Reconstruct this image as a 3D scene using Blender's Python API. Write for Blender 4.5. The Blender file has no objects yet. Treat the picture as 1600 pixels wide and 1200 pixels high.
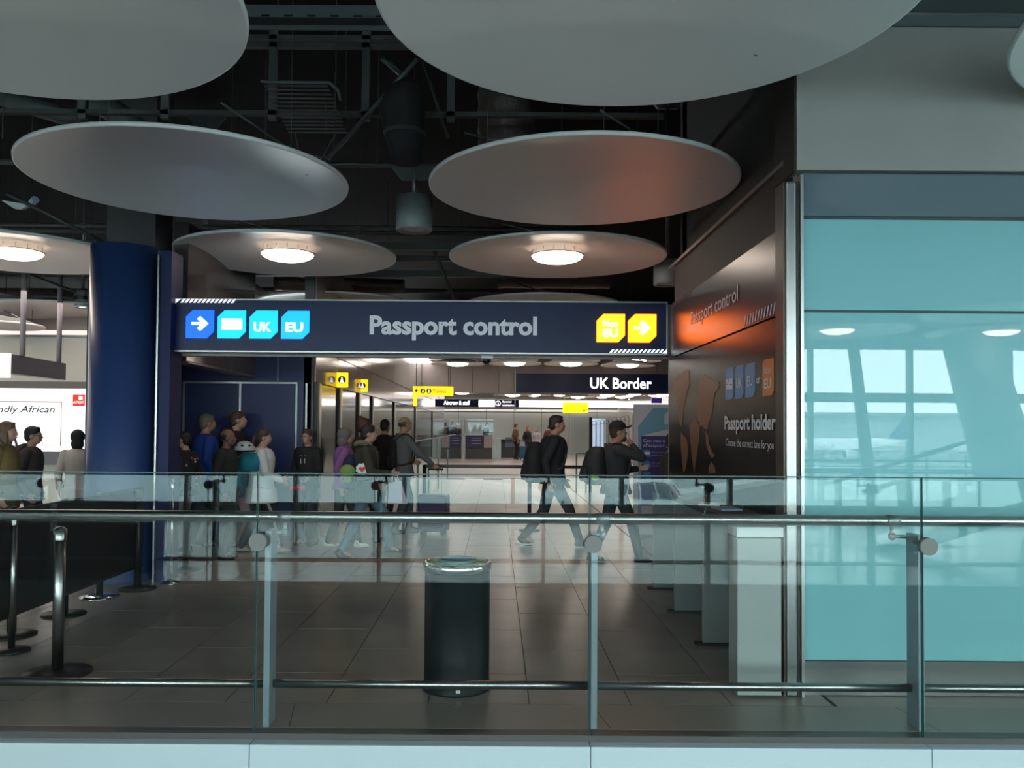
import bpy, math, random
from mathutils import Vector, Matrix
random.seed(7)
R = math.radians
PI = math.pi
SC = bpy.context.scene
COL = SC.collection

# ------------------------------------------------------------------ camera
F, CX, CY, EYE = 1300.0, 800.0, 600.0, 1.55
PITCH, ROLL = math.atan(34/F), R(-0.40)
SHX, SHY = 24.0, 34.0                      # pixels of lens shift
cam = bpy.data.cameras.new('camera')
cam.sensor_width = 36.0
cam.lens = 36.0*F/1600.0
cam.shift_x = SHX/1600.0
cam.shift_y = SHY/1600.0
cam.clip_start, cam.clip_end = 0.02, 2000
camo = bpy.data.objects.new('camera', cam)
COL.objects.link(camo)
CROT = Matrix.Rotation(R(90)+PITCH, 3, 'X') @ Matrix.Rotation(-ROLL, 3, 'Z')
camo.matrix_world = Matrix.Translation((0, 0, EYE)) @ CROT.to_4x4()
SC.camera = camo

def ray(px, py):
    v = Vector(((px-CX+SHX)/F, -(py-CY-SHY)/F, -1.0))
    return CROT @ v
def P(px, py, Y):                          # point of the plane y = Y seen at a pixel
    d = ray(px, py)
    return Vector((0, 0, EYE)) + d*(Y/d.y)
def PX(px, py, X):                         # point of the plane x = X
    d = ray(px, py)
    return Vector((0, 0, EYE)) + d*(X/d.x)
def XA(px, Y, py=668):
    return P(px, py, Y).x
def ZA(py, Y, px=776):
    return P(px, py, Y).z

# ------------------------------------------------------------------ world, daylight, exposure
w = bpy.data.worlds.new('overcast_sky')
SC.world = w
w.use_nodes = True
nt = w.node_tree
bg = nt.nodes['Background']
tc = nt.nodes.new('ShaderNodeTexCoord'); sp = nt.nodes.new('ShaderNodeSeparateXYZ')
cr = nt.nodes.new('ShaderNodeValToRGB')
cr.color_ramp.elements[0].position = 0.0; cr.color_ramp.elements[0].color = (0.85, 0.965, 0.98, 1)
cr.color_ramp.elements[1].position = 0.6; cr.color_ramp.elements[1].color = (0.76, 0.92, 0.98, 1)
nt.links.new(tc.outputs['Generated'], sp.inputs[0]); nt.links.new(sp.outputs['Z'], cr.inputs[0])
nt.links.new(cr.outputs[0], bg.inputs['Color'])
SKY = 15.0
bg.inputs['Strength'].default_value = SKY
SC.view_settings.view_transform = 'Standard'
SC.view_settings.look = 'None'
SC.view_settings.gamma = 1.0
SC.view_settings.use_curve_mapping = False
SC.view_settings.exposure = 0.0
SC.cycles.max_bounces = 8
SC.cycles.diffuse_bounces = 4
SC.cycles.glossy_bounces = 5
SC.cycles.transparent_max_bounces = 24
SC.cycles.sample_clamp_indirect = 6.0
SC.cycles.caustics_reflective = False
SC.cycles.caustics_refractive = False
SC.cycles.use_denoising = True

LAMP = 16.0        # emission of the ceiling bowls

# ------------------------------------------------------------------ materials
MATS = {}
def M(name, col=(.5, .5, .5), rough=.5, metal=0.0, spec=.5, emit=0.0, ecol=None, coat=0.0, noise=None, bump=None, coatr=.03):
    if name in MATS: return MATS[name]
    m = bpy.data.materials.new(name); m.use_nodes = True
    t = m.node_tree; b = t.nodes['Principled BSDF']
    b.inputs['Base Color'].default_value = (*col, 1)
    b.inputs['Roughness'].default_value = rough
    b.inputs['Metallic'].default_value = metal
    b.inputs['Specular IOR Level'].default_value = spec
    b.inputs['Coat Weight'].default_value = coat
    b.inputs['Coat Roughness'].default_value = coatr
    if emit:
        b.inputs['Emission Color'].default_value = (*(ecol or col), 1)
        b.inputs['Emission Strength'].default_value = emit
    if noise:                              # (scale, amount, stretch)
        sc_, am, st = noise
        c = t.nodes.new('ShaderNodeTexCoord'); mp = t.nodes.new('ShaderNodeMapping')
        mp.inputs['Scale'].default_value = st
        n = t.nodes.new('ShaderNodeTexNoise'); n.inputs['Scale'].default_value = sc_; n.inputs['Detail'].default_value = 6
        rp = t.nodes.new('ShaderNodeValToRGB')
        rp.color_ramp.elements[0].position = .3; rp.color_ramp.elements[1].position = .7
        rp.color_ramp.elements[0].color = (*[v*(1-am) for v in col], 1)
        rp.color_ramp.elements[1].color = (*[min(1, v*(1+am)) for v in col], 1)
        t.links.new(c.outputs['Object'], mp.inputs[0]); t.links.new(mp.outputs[0], n.inputs['Vector'])
        t.links.new(n.outputs['Fac'], rp.inputs[0]); t.links.new(rp.outputs[0], b.inputs['Base Color'])
    if bump:
        sc_, st = bump
        c = t.nodes.new('ShaderNodeTexCoord')
        n = t.nodes.new('ShaderNodeTexNoise'); n.inputs['Scale'].default_value = sc_; n.inputs['Detail'].default_value = 4
        bp = t.nodes.new('ShaderNodeBump'); bp.inputs['Strength'].default_value = st; bp.inputs['Distance'].default_value = .01
        t.links.new(c.outputs['Object'], n.inputs['Vector'])
        t.links.new(n.outputs['Fac'], bp.inputs['Height']); t.links.new(bp.outputs[0], b.inputs['Normal'])
    MATS[name] = m
    return m

def glass(name, tint=(.93, .97, .96), ior=1.5, gain=1.0):
    if name in MATS: return MATS[name]
    m = bpy.data.materials.new(name); m.use_nodes = True
    t = m.node_tree; t.nodes.clear()
    o = t.nodes.new('ShaderNodeOutputMaterial'); mx = t.nodes.new('ShaderNodeMixShader')
    tr = t.nodes.new('ShaderNodeBsdfTransparent'); tr.inputs[0].default_value = (*tint, 1)
    gl = t.nodes.new('ShaderNodeBsdfGlossy'); gl.inputs['Roughness'].default_value = 0.0
    gl.inputs['Color'].default_value = (.90, 1, 1, 1)
    fr = t.nodes.new('ShaderNodeFresnel'); fr.inputs[0].default_value = ior
    ge = t.nodes.new('ShaderNodeNewGeometry')
    # seen from inside the pane the ratio would flip, so the front-face formula is used on both faces
    mp = t.nodes.new('ShaderNodeMath'); mp.operation = 'MULTIPLY'; mp.inputs[1].default_value = gain
    lw = t.nodes.new('ShaderNodeLayerWeight'); lw.inputs['Blend'].default_value = .5
    pw = t.nodes.new('ShaderNodeMath'); pw.operation = 'POWER'; pw.inputs[1].default_value = 4.0
    ml = t.nodes.new('ShaderNodeMath'); ml.operation = 'MULTIPLY_ADD'; ml.inputs[1].default_value = .9
    ml.inputs[2].default_value = ((ior-1)/(ior+1))**2
    t.links.new(lw.outputs['Facing'], pw.inputs[0]); t.links.new(pw.outputs[0], ml.inputs[0])
    t.links.new(ml.outputs[0], mp.inputs[0])
    t.links.new(mp.outputs[0], mx.inputs[0]); t.links.new(tr.outputs[0], mx.inputs[1]); t.links.new(gl.outputs[0], mx.inputs[2])
    t.links.new(mx.outputs[0], o.inputs[0])
    t.nodes.remove(fr); t.nodes.remove(ge)
    MATS[name] = m
    return m

G_CLEAR = glass('balustrade glass', (.975, .988, .982), 1.55, .64)
G_EDGE = M('glass edge', (.02, .09, .085), .3, spec=.3)
G_WIN = glass('window glass', (.95, .98, .98), 1.45)
STEEL = M('brushed steel', (.33, .34, .33), .3, 1.0)
STEELD = M('dull steel', (.22, .25, .26), .4, .8)
CHROME = M('polished steel', (.7, .72, .72), .12, 1.0)
BLACK = M('black', (.012, .012, .013), .45)
BLACKG = M('glossy black', (.01, .011, .012), .2)
FABBLK = M('black fabric', (.012, .012, .014), .85)
DISC = M('satin white disc', (.66, .635, .61), .40, spec=.38)
DISCR = M('disc rim', (.60, .61, .60), .4)
VOID = M('void black', (.004, .004, .004), .9, spec=.1)
SERV = M('service steel', (.075, .088, .085), .55, .3)
SERVD = M('dark service', (.04, .043, .041), .7)
NAVY = M('navy panel', (.010, .018, .085), .42)
NAVYS = M('navy sign', (.008, .018, .075), .38, spec=.3)
POST = M('navy print', (.009, .010, .022), .29, spec=.6)
GREYTXT = M('grey lettering', (.78, .78, .84), .5, emit=.10, ecol=(.8, .8, .9))  # unlit letters; slight emission added to raise their brightness
TEAL = M('teal glass', (.19, .44, .47), .5, spec=0.1, coat=1.0, coatr=.0)
TEAL.node_tree.nodes['Principled BSDF'].inputs['Coat IOR'].default_value = 1.52
TEALG = M('grey glass', (.095, .135, .16), .5, spec=.2, coat=1.0, coatr=.02)
CONC = M('painted concrete', (.27, .27, .252), .8, noise=(1.2, .07, (1, 1, 1)), bump=(60, .08))
BROWNW = M('brown grey board', (.034, .030, .026), .6, spec=.25)
FLOORM = M('floor', (.34, .295, .255), .28, spec=.25, noise=(3.0, .14, (1, 1, 1)))
def fleck(m):                              # pale elongated flecks of the vinyl tile
    t = m.node_tree; b = t.nodes['Principled BSDF']
    src = b.inputs['Base Color'].links[0].from_socket
    c = t.nodes.new('ShaderNodeTexCoord'); mp = t.nodes.new('ShaderNodeMapping'); mp.inputs['Scale'].default_value = (5, 22, 5)
    n = t.nodes.new('ShaderNodeTexNoise'); n.inputs['Scale'].default_value = 1.6; n.inputs['Detail'].default_value = 2
    rp = t.nodes.new('ShaderNodeValToRGB'); rp.color_ramp.elements[0].position = .66; rp.color_ramp.elements[1].position = .76
    mx = t.nodes.new('ShaderNodeMix'); mx.data_type = 'RGBA'
    oi = t.nodes.new('ShaderNodeObjectInfo')
    ad = t.nodes.new('ShaderNodeVectorMath'); ad.operation = 'ADD'
    t.links.new(c.outputs['Object'], ad.inputs[0]); t.links.new(oi.outputs['Location'], ad.inputs[1])
    t.links.new(ad.outputs[0], mp.inputs[0])
    t.links.new(mp.outputs[0], n.inputs['Vector']); t.links.new(n.outputs['Fac'], rp.inputs[0])
    t.links.new(rp.outputs[0], mx.inputs[0]); t.links.new(src, mx.inputs[6]); mx.inputs[7].default_value = (.30, .285, .26, 1)
    t.links.new(mx.outputs[2], b.inputs['Base Color'])
fleck(FLOORM)
JOINT = M('floor joint', (.02, .018, .016), .7)
STRIP = M('floor edge strip', (.27, .24, .205), .35)
FASC = M('fascia metal', (.50, .60, .64), .35, spec=.4)
WALLG = M('grey wall panel', (.42, .40, .385), .12, spec=.6)
WALLW = M('white wall', (.70, .70, .67), .5)
LIT = M('lamp bowl', (1, .86, .74), .4, emit=LAMP, ecol=(1, .84, .70))
COVE = M('cove light', (1, .97, .95), .4, emit=5.0, ecol=(1, .93, .88))
WHITE = M('white paint', (.75, .75, .73), .4)
YEL = M('yellow sign', (1, .62, .01), .4, emit=1.6, ecol=(1, .60, .005))

# ------------------------------------------------------------------ mesh builder
class MB:
    def __init__(s): s.v = []; s.f = []; s.m = []; s.mi = 0
    def add(s, vs, fs):
        o = len(s.v); s.v += [tuple(v) for v in vs]
        for f in fs: s.f.append(tuple(i+o for i in f)); s.m.append(s.mi)
        return s
    def box(s, x0, x1, y0, y1, z0, z1):
        return s.add([(x0, y0, z0), (x1, y0, z0), (x1, y1, z0), (x0, y1, z0), (x0, y0, z1), (x1, y0, z1), (x1, y1, z1), (x0, y1, z1)],
                     [(0, 3, 2, 1), (4, 5, 6, 7), (0, 1, 5, 4), (1, 2, 6, 5), (2, 3, 7, 6), (3, 0, 4, 7)])
    def cyl(s, a, b, r0, r1=None, n=14, cap=True):
        a = Vector(a); b = Vector(b); r1 = r0 if r1 is None else r1
        d = (b-a).normalized(); u = d.orthogonal().normalized(); w_ = d.cross(u)
        vs = []
        for c, r in ((a, r0), (b, r1)):
            for i in range(n):
                t = 2*PI*i/n; vs.append(c+u*math.cos(t)*r+w_*math.sin(t)*r)
        fs = [(i, (i+1) % n, n+(i+1) % n, n+i) for i in range(n)]
        if cap: fs += [tuple(range(n-1, -1, -1)), tuple(range(n, 2*n))]
        return s.add(vs, fs)
    def lathe(s, prof, n=32, c=(0, 0, 0), axis='Z', close=False):
        vs = []; fs = []; k = len(prof)
        for i in range(n):
            t = 2*PI*i/n
            for r, z in prof:
                p = (r*math.cos(t), r*math.sin(t), z)
                if axis == 'Y': p = (p[0], p[2], p[1])
                if axis == 'X': p = (p[2], p[0], p[1])
                vs.append((p[0]+c[0], p[1]+c[1], p[2]+c[2]))
        for i in range(n):
            j = (i+1) % n
            for q in range(k-1 if not close else k):
                q2 = (q+1) % k
                fs.append((i*k+q, j*k+q, j*k+q2, i*k+q2))
        return s.add(vs, fs)
    def ell(s, c, r, n=12, k=8, rot=None):
        vs = []; fs = []
        for i in range(k+1):
            ph = PI*i/k
            for j in range(n):
                t = 2*PI*j/n
                v = Vector((r[0]*math.sin(ph)*math.cos(t), r[1]*math.sin(ph)*math.sin(t), r[2]*math.cos(ph)))
                if rot: v = rot @ v
                vs.append(v+Vector(c))
        for i in range(k):
            for j in range(n):
                a, b = i*n+j, i*n+(j+1) % n
                fs.append((a, a+n, b+n, b))
        return s.add(vs, fs)
    def cap(s, a, b, r0, r1=None, n=10):   # tapered limb with rounded ends
        r1 = r0 if r1 is None else r1
        s.cyl(a, b, r0, r1, n)
        s.ell(a, (r0,)*3, n, 6); s.ell(b, (r1,)*3, n, 6)
        return s
    def loft(s, rings, n=16):              # rings: (centre, rx, ry, matrix)
        vs = []
        for c, rx, ry, mt in rings:
            for i in range(n):
                t = 2*PI*i/n
                v = Vector((rx*math.cos(t), ry*math.sin(t), 0))
                if mt: v = mt @ v
                vs.append(Vector(c)+v)
        fs = []
        for k in range(len(rings)-1):
            for i in range(n):
                j = (i+1) % n; fs.append((k*n+i, k*n+j, (k+1)*n+j, (k+1)*n+i))
        fs += [tuple(range(n-1, -1, -1)), tuple(range((len(rings)-1)*n, len(rings)*n))]
        return s.add(vs, fs)
    def path(s, pts, r, n=8):
        pts = [Vector(p) for p in pts]
        for a, b in zip(pts, pts[1:]): s.cyl(a, b, r, r, n)
        for p in pts[1:-1]: s.ell(p, (r*1.02,)*3, n, 5)
        return s
    def prism(s, poly, o, u, v, nrm, t):   # flat polygon (a,b) on plane o+a*u+b*v, thickness t along nrm
        o = Vector(o); u = Vector(u); v = Vector(v); nrm = Vector(nrm); n = len(poly)
        vs = [o+u*a+v*b for a, b in poly]+[o+u*a+v*b+nrm*t for a, b in poly]
        fs = [tuple(range(n-1, -1, -1)), tuple(range(n, 2*n))]+[(i, (i+1) % n, n+(i+1) % n, n+i) for i in range(n)]
        return s.add(vs, fs)
    def build(s, name, mats, parent=None, loc=None, rz=None, smooth=False, bevel=0, kind=None, label=None):
        me = bpy.data.meshes.new(name); me.from_pydata(s.v, [], s.f)
        if not isinstance(mats, (list, tuple)): mats = [mats]
        for m in mats: me.materials.append(m)
        if len(mats) > 1: me.polygons.foreach_set('material_index', s.m)
        if smooth:
            me.polygons.foreach_set('use_smooth', [len(p.vertices) < 7 for p in me.polygons])
        me.update(); 
        o = bpy.data.objects.new(name, me); COL.objects.link(o)
        if parent: o.parent = parent
        if loc is not None: o.location = loc
        if rz is not None: o.rotation_euler.z = rz
        if bevel:
            b = o.modifiers.new('bevel', 'BEVEL'); b.width = bevel; b.segments = 2; b.limit_method = 'ANGLE'
        if kind: o['kind'] = kind
        if label: o['label'] = label
        return o

def tag(o, label, cat, group=None):
    o['label'] = label; o['category'] = cat
    if group: o['group'] = group
    return o
def thing(name, loc, label, cat, rz=0, group=None):
    o = bpy.data.objects.new(name, None); COL.objects.link(o)
    o.location = loc; o.rotation_euler.z = rz; o.empty_display_size = .1
    return tag(o, label, cat, group)
def holder(name, loc=(0, 0, 0)):           # a piece of the setting made of parts
    o = bpy.data.objects.new(name, None); COL.objects.link(o); o.location = loc
    o['kind'] = 'structure'
    return o
def S(name, mb, mat, parent=None, **k):
    return mb.build(name, mat, parent, kind=None if parent else 'structure', **k)
def B(*a): return MB().box(*a)
def copy_tree(o, parent=None, loc=None):
    c = o.copy(); COL.objects.link(c)
    if parent: c.parent = parent
    if loc is not None: c.location = loc
    for ch in list(o.children): copy_tree(ch, c)
    return c

def text(string, parent, mat, o, u, v, h=None, wd=None, bold=.0, name='lettering', align='L', depth=.002, shear=0, label=None, line=1.0):
    """lettering standing on the plane through o with right vector u, up vector v (world or parent space)"""
    cu = bpy.data.curves.new(name, 'FONT'); cu.body = string; cu.size = 1; cu.extrude = 0.0; cu.offset = bold; cu.resolution_u = 3
    cu.shear = shear; cu.space_line = line
    t = bpy.data.objects.new(name, cu)
    COL.objects.link(t)
    me = bpy.data.meshes.new_from_object(t)
    bpy.data.objects.remove(t)
    xs = [q.co.x for q in me.vertices]; ys = [q.co.y for q in me.vertices]
    x0, x1, y0, y1 = min(xs), max(xs), min(ys), max(ys)
    sy = (h/(y1-y0)) if h else None
    sx = (wd/(x1-x0)) if wd else None
    sy = sy or sx; sx = sx or sy
    o = Vector(o); u = Vector(u).normalized(); v = Vector(v).normalized(); nn = u.cross(v)
    off = {'L': x0, 'C': (x0+x1)/2, 'R': x1}[align]
    for q in me.vertices:
        q.co = o+u*((q.co.x-off)*sx)+v*((q.co.y-y0)*sy)+nn*depth
    me.materials.clear(); me.materials.append(mat); me.update()
    ob = bpy.data.objects.new(name, me); COL.objects.link(ob)
    if parent: ob.parent = parent
    if label: ob['label'] = label
    return ob
UX, UZ = Vector((1, 0, 0)), Vector((0, 0, 1))

# ================================================================== SETTING
# --- floor of the hall, with its tiles
fl = S('floor', B(-16, 9, 4.24, 50, -.30, -.004), FLOORM)
tm = B(-.282, .282, -.566, .566, -.02, 0)
t0 = None
for i in range(11):
    for j in range(18):
        x = -4.35+.57*i+.285-.015; yy = 4.71+.57+1.14*j-(.57 if i % 2 else 0)
        if i % 2 and j == 0: pass
        if yy-.57 < 4.70: continue
        if t0 is None:
            t0 = tm.build('tile', FLOORM, fl, loc=(x, yy, 0))
        else:
            c = t0.copy(); COL.objects.link(c); c.location = (x, yy, 0)
for i in range(1, 11, 2):
    c = t0.copy(); COL.objects.link(c); c.location = (-4.35+.57*i+.27, 4.71+.2835, 0); c.scale.y = .4985
jb = B(-4.36, 1.93, 4.705, 25.6, -.012, -.0035)
jb.build('joint', JOINT, fl)
# --- edge of the slab: strip, channel, fascia panels, void below
st = S('trim_1', B(-9, 9, 4.32, 4.705, -.02, .001), STRIP)
for x in (-4.6, -1.06, .60, 2.3, 4.0):
    MB().add([(x, 4.33, .0014), (x+.004, 4.33, .0014), (x-.055, 4.70, .0014), (x-.059, 4.70, .0014)], [(0, 1, 2, 3)]).build('joint', JOINT, st)
S('trim_2', B(-9, 9, 4.235, 4.322, -.05, .0005), M('shoe channel', (.075, .072, .068), .4))
fa = holder('trim_3')
JX = [-1.213+1.69*k for k in range(-4, 6)]
for a, b in zip(JX, JX[1:]):
    B(a+.002, b-.002, 4.16, 4.235, -.165, -.028).build('fascia_panel', FASC, fa, bevel=.003)
S('trim_4', B(-9, 9, 4.22, 4.24, -.21, -.165), M('dark gap', (.02, .03, .035), .6))
S('wall_under', B(-16, 16, 4.25, 4.35, -5.2, -.3), M('dark gap'))
fb = holder('wall_below')
for a, b in zip(JX, JX[1:]):
    B(a+.004, b-.004, 4.17, 4.24, -2.2, -.20).build('fascia_panel', TEAL, fb)
S('floor_lower', B(-16, 16, -7, 4.2, -5.2, -5.0), M('lower floor', (.2, .2, .19), .4))
# --- viewer's side
VF = M('pale terrazzo', (.62, .62, .60), .15, noise=(14, .08, (1, 1, 1)))
S('floor_viewer', B(-16, 16, -6.5, .10, -.30, 0), VF)
S('trim_5', B(-16, 16, .10, .16, -.20, 0), FASC)
sk = S('baseboard_window', B(-16, 16, -6.42, -6.25, 0, .17), M('dark sill', (.05, .055, .06), .5))
# --- window wall behind the viewer
WY = -6.35
wn = holder('window_1')
FR = M('window frame', (.16, .19, .20), .4)
for z0, z1, yy in ((2.09, 2.27, .08), (.94, .98, .04), (.71, .74, .04), (3.12, 3.3, .1), (.15, .2, .06)):
    B(-14, 15, WY-yy, WY+yy, z0, z1).build('transom', FR, wn)
MX = [6.09+1.93*k for k in range(-10, 5)]
for x in MX:
    B(x-.035, x+.035, WY-.08, WY+.08, .17, 3.3).build('mullion', FR, wn)
for a, b in zip(MX, MX[1:]):
    for z0, z1 in ((.2, .71), (.98, 2.09), (2.27, 3.12), (.74, .94)):
        B(a+.035, b-.035, WY-.006, WY+.006, z0, z1).build('pane', G_WIN, wn)
S('wall_window', B(-16, 16, WY-.2, WY+.12, 3.3, 5.7), M('head wall', (.30, .33, .33), .7))
S('wall_viewer_left', B(-16.2, -13.2, WY-.2, 4.2, -5, 5.7), WALLW)
S('wall_viewer_right', B(15, 16.2, WY-.2, 5.2, -5, .0), WALLW)
S('wall_viewer_right_head', B(15, 16.2, WY-.2, 5.2, 3.4, 5.7), WALLW)
S('wall_viewer_right_end', B(15, 15.2, 4.2, 5.2, 0, 3.4), WALLW)
wn2 = holder('added_window')  # unseen end glazing, added to let in more daylight from the right
for k in range(7):
    y0 = WY+.1+1.49*k; y1 = y0+1.49
    B(15.0, 15.1, y0-.04, y0+.04, 0, 3.4).build('mullion', FR, wn2)
    B(15.05, 15.06, y0+.04, y1-.04, 0, 3.4).build('pane', G_WIN, wn2)
S('wall_lower', B(-16, 16, -6.6, -6.4, -5, -.3), WALLW)
for a, b in zip(MX, MX[1:]):
    pass
for zc, hz in ((1.64, 2.95),):             # daylight portal: guides the sampling of the sky through the window wall
    L = bpy.data.lights.new('daylight_portal', 'AREA'); L.shape = 'RECTANGLE'; L.size = 29; L.size_y = hz
    L.cycles.is_portal = True
    lo = bpy.data.objects.new('daylight_portal', L); COL.objects.link(lo)
    lo.location = (.5, WY-.12, zc); lo.rotation_euler = (R(90), 0, 0)
    L = bpy.data.lights.new('daylight_portal', 'AREA'); L.shape = 'RECTANGLE'; L.size = 3.4; L.size_y = 10.4  # sampling portal for the added right-end glazing
    L.cycles.is_portal = True
    lo = bpy.data.objects.new('daylight_portal', L); COL.objects.link(lo)
    lo.location = (15.2, -1.1, 1.7); lo.rotation_euler = (0, R(90), 0)
tag(B(-9, -3.62, -.62, -.32, 0, .52).build('low_cabinet', M('dark cabinet', (.03, .035, .036), .6)), 'low dark cabinet along the viewer balustrade, mirrored at the left', 'cabinet')
t = thing('escalator_side', (0, -2.2, 0), 'sloping grey escalator side rising behind the viewer, mirrored in the right glass', 'escalator')
MB().prism([(4.7, 0), (5.3, 0), (9.4, 1.25), (9.4, 1.45)], (0, -.06, 0), (1, 0, 0), (0, 0, 1), (0, 1, 0), .12).build('side_panel', M('escalator grey', (.10, .13, .14), .5), t)
MB().cyl((4.7, 0, .75), (9.4, 0, 2.2), .03, n=12).build('handrail', BLACK, t, smooth=True)
for k in range(5): MB().cyl((5.2+k, 0, .1+.31*k), (5.2+k, 0, .9+.31*k), .02, n=8).build('post', STEELD, t)
# slanting columns by the window
def slant(x0, x1, y, r, nm, label):
    return tag(MB().cyl((x0, y, 3.4), (x1, y, 0), r*.85, r, 20).build(nm, M('column grey', (.34, .38, .38), .5), smooth=True), label, 'column')
slant(6.75, 7.15, -6.0, .12, 'slanting_post', 'slim slanting grey post inside the window wall')
slant(8.7, 9.6, -5.55, .55, 'slanting_column', 'thick leaning grey column by the windows behind the viewer')
slant(10.6, 9.9, -4.9, .16, 'slanting_post', 'slim grey post leaning the other way beside the thick column')
slant(-4.2, -4.4, -6.0, .14, 'slanting_post', 'slim leaning grey post by the windows left of the viewer')
# --- ceilings
S('ceiling', B(-16.2, 16.2, -6.6, 34, 5.6, 5.9), VOID)
S('wall_outer_right', B(7.2, 15, 8.5, 8.7, 0, 5.6), BROWNW)
S('ceiling_far', B(-16, 9, 34, 50, 3.3, 3.5), M('far ceiling', (.16, .145, .135), .6))
# --- right: teal glass wall (parts), concrete above it
TY = 4.9
XL = 1.795
S('wall_right', B(XL, 15, TY+.05, TY+.35, 0, 5.6), M('wall core', (.30, .32, .31), .6))
wr = holder('wall_front')
def seg(y0, y1, m, nm, yy=TY, x0=XL+.012):
    z1, z0 = ZA(y0, yy, 1400), ZA(y1, yy, 1400)
    B(x0, 15, yy, yy+.05, z0, z1).build(nm, m, wr, bevel=.002)
seg(272, 338, TEALG, 'panel'); seg(343.5, 485, TEAL, 'panel'); seg(489, 1032, TEAL, 'panel')
B(XL, 15, TY+.02, TY+.05, 0, 3.08).build('backing', M('panel gap', (.03, .05, .06), .6), wr)
S('baseboard_right', B(XL+.004, 15, TY+.005, TY+.03, 0, ZA(1034, TY, 1400)), STEEL)
z1 = ZA(268, TY, 1400); z2 = ZA(48, TY, 1400)
cw = S('wall_concrete', B(1.765, 15, TY-.02, TY+.3, z1, z2+.02), CONC)
S('trim_6', B(1.9, 15, TY-.04, TY-.02, z2+.01, z2+.075), M('tray rail', (.10, .14, .15), .5, .3))
cs = S('ceiling_soffit', B(1.78, 15, TY-1.6, TY+.3, z2+.42, z2+.6), M('pale soffit', (.6, .6, .57), .8))
S('trim_7', B(1.78, 15, TY+.0, TY+.3, z2, z2+.45), M('pale soffit', (.6, .6, .57), .8))
tr_ = tag(B(2.3, 12, TY-.26, TY-.08, z2+.07, z2+.13).build('cable_tray', M('tray blue grey', (.12, .16, .17), .5, .3)), 'blue grey perforated cable tray above the concrete wall', 'cable tray')
for k in range(40):
    B(2.35+k*.16, 2.35+k*.16+.07, TY-.265, TY-.258, z2+.078, z2+.092).build('slot', VOID, tr_)
# --- steel corner mullion of the right wall
sp_ = thing('corner_mullion', (0, 0, 0), 'tall brushed steel corner mullion between passport poster wall and teal glass wall', 'column')
zt = ZA(282, 4.85, 1235)
MB().box(1.693, 1.755, 4.86, 4.99, 0, zt).build('web', STEEL, sp_, bevel=.012)
B(1.683, 1.693, 4.88, 5.02, 0, zt).build('edge_strip', M('dark steel strip', (.10, .08, .07), .4, .6), sp_)
B(1.757, 1.777, 4.87, 4.95, 0, zt).build('gap_strip', BLACK, sp_)
B(1.778, 1.795, 4.855, 4.95, 0, ZA(272, 4.85, 1235)).build('edge_trim', M('bright trim', (.45, .47, .46), .3, .8), sp_)
# --- poster side wall: plane x = PXW
PXW = 1.75
S('wall_side', B(PXW+.025, 1.90, 5.03, 8.30, 0, 3.17), BROWNW)
S('wall_side_upper', B(1.90, 2.02, 5.22, 8.6, 3.0, 5.6), BROWNW)
S('trim_17', B(1.752, 1.764, 4.885, 5.24, 3.08, 5.6), BROWNW)
S('trim_8', B(PXW-.004, 1.90, 5.06, 8.46, 3.17, 3.20), M('brown ledge', (.12, .10, .085), .35))
S('wall_return', B(1.90, 9, 8.31, 8.5, 0, 5.6), BROWNW)
S('wall_hall_right', B(7, 7.2, 8.5, 50, 0, 5.6), WALLG)
# --- left part
S('wall_left', B(-16.2, -16, 4.2, 50, 0, 5.6), WALLW)
S('wall_hall_left', B(-13.2, -13, 4.2, 16, 0, 5.6), WALLW)

# back wall of the left concourse, holding the lit advert
AY = 14.0
S('wall_back_left', B(-13, -4.2, AY, AY+.2, 0, 3.04), M('cream wall', (.56, .58, .52), .5))
S('trim_9', B(-13, -4.2, AY-.02, AY, 3.04-.02, 3.06), STEELD)
S('trim_10', B(-13, -4.2, AY+.02, AY+.1, 3.06, 3.14), M('pink cove', (1, .72, .68), .5, emit=1.0, ecol=(1, .70, .66)))
S('ceiling_left', B(-13, -4.0, AY-.8, AY+.2, 3.72, 3.9), M('taupe soffit', (.36, .31, .28), .6))
S('wall_above_left', B(-13, -4.2, AY, AY+.2, 3.14, 3.72), M('taupe soffit'))
# dark bulkhead over the navy recess and the navy recess itself
NYW = 11.2
zb = P(281, 562, 8.6).z
S('trim_11', B(-3.42, -3.27, 8.75, NYW, zb, 3.7), M('dark bulkhead', (.055, .045, .042), .12, spec=.8))
S('trim_12', B(-3.43, -3.25, 8.75, NYW, zb-.025, zb), M('bronze edge', (.20, .15, .13), .3, .7))
nw = S('wall_navy', B(-4.4, -2.5, NYW, NYW+.15, 0, 3.1), NAVY)
zf = ZA(598, NYW, 375)
for px in (287, 375, 463, 478.5):
    x = XA(px, NYW); B(x-.012, x+.012, NYW-.018, NYW, 0 if px != 478.5 else 0, zf if px < 470 else zf+.0).build('frame', STEEL, nw)
B(XA(286, NYW), XA(464, NYW), NYW-.018, NYW, zf-.012, zf+.012).build('frame', STEEL, nw)
x = XA(433, NYW); B(x-.006, x+.006, NYW-.008, NYW, zf+.02, 2.9).build('joint', STEELD, nw)
S('wall_navy_side', B(-4.4, -4.25, 8.9, NYW, 0, 3.1), NAVY)
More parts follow.
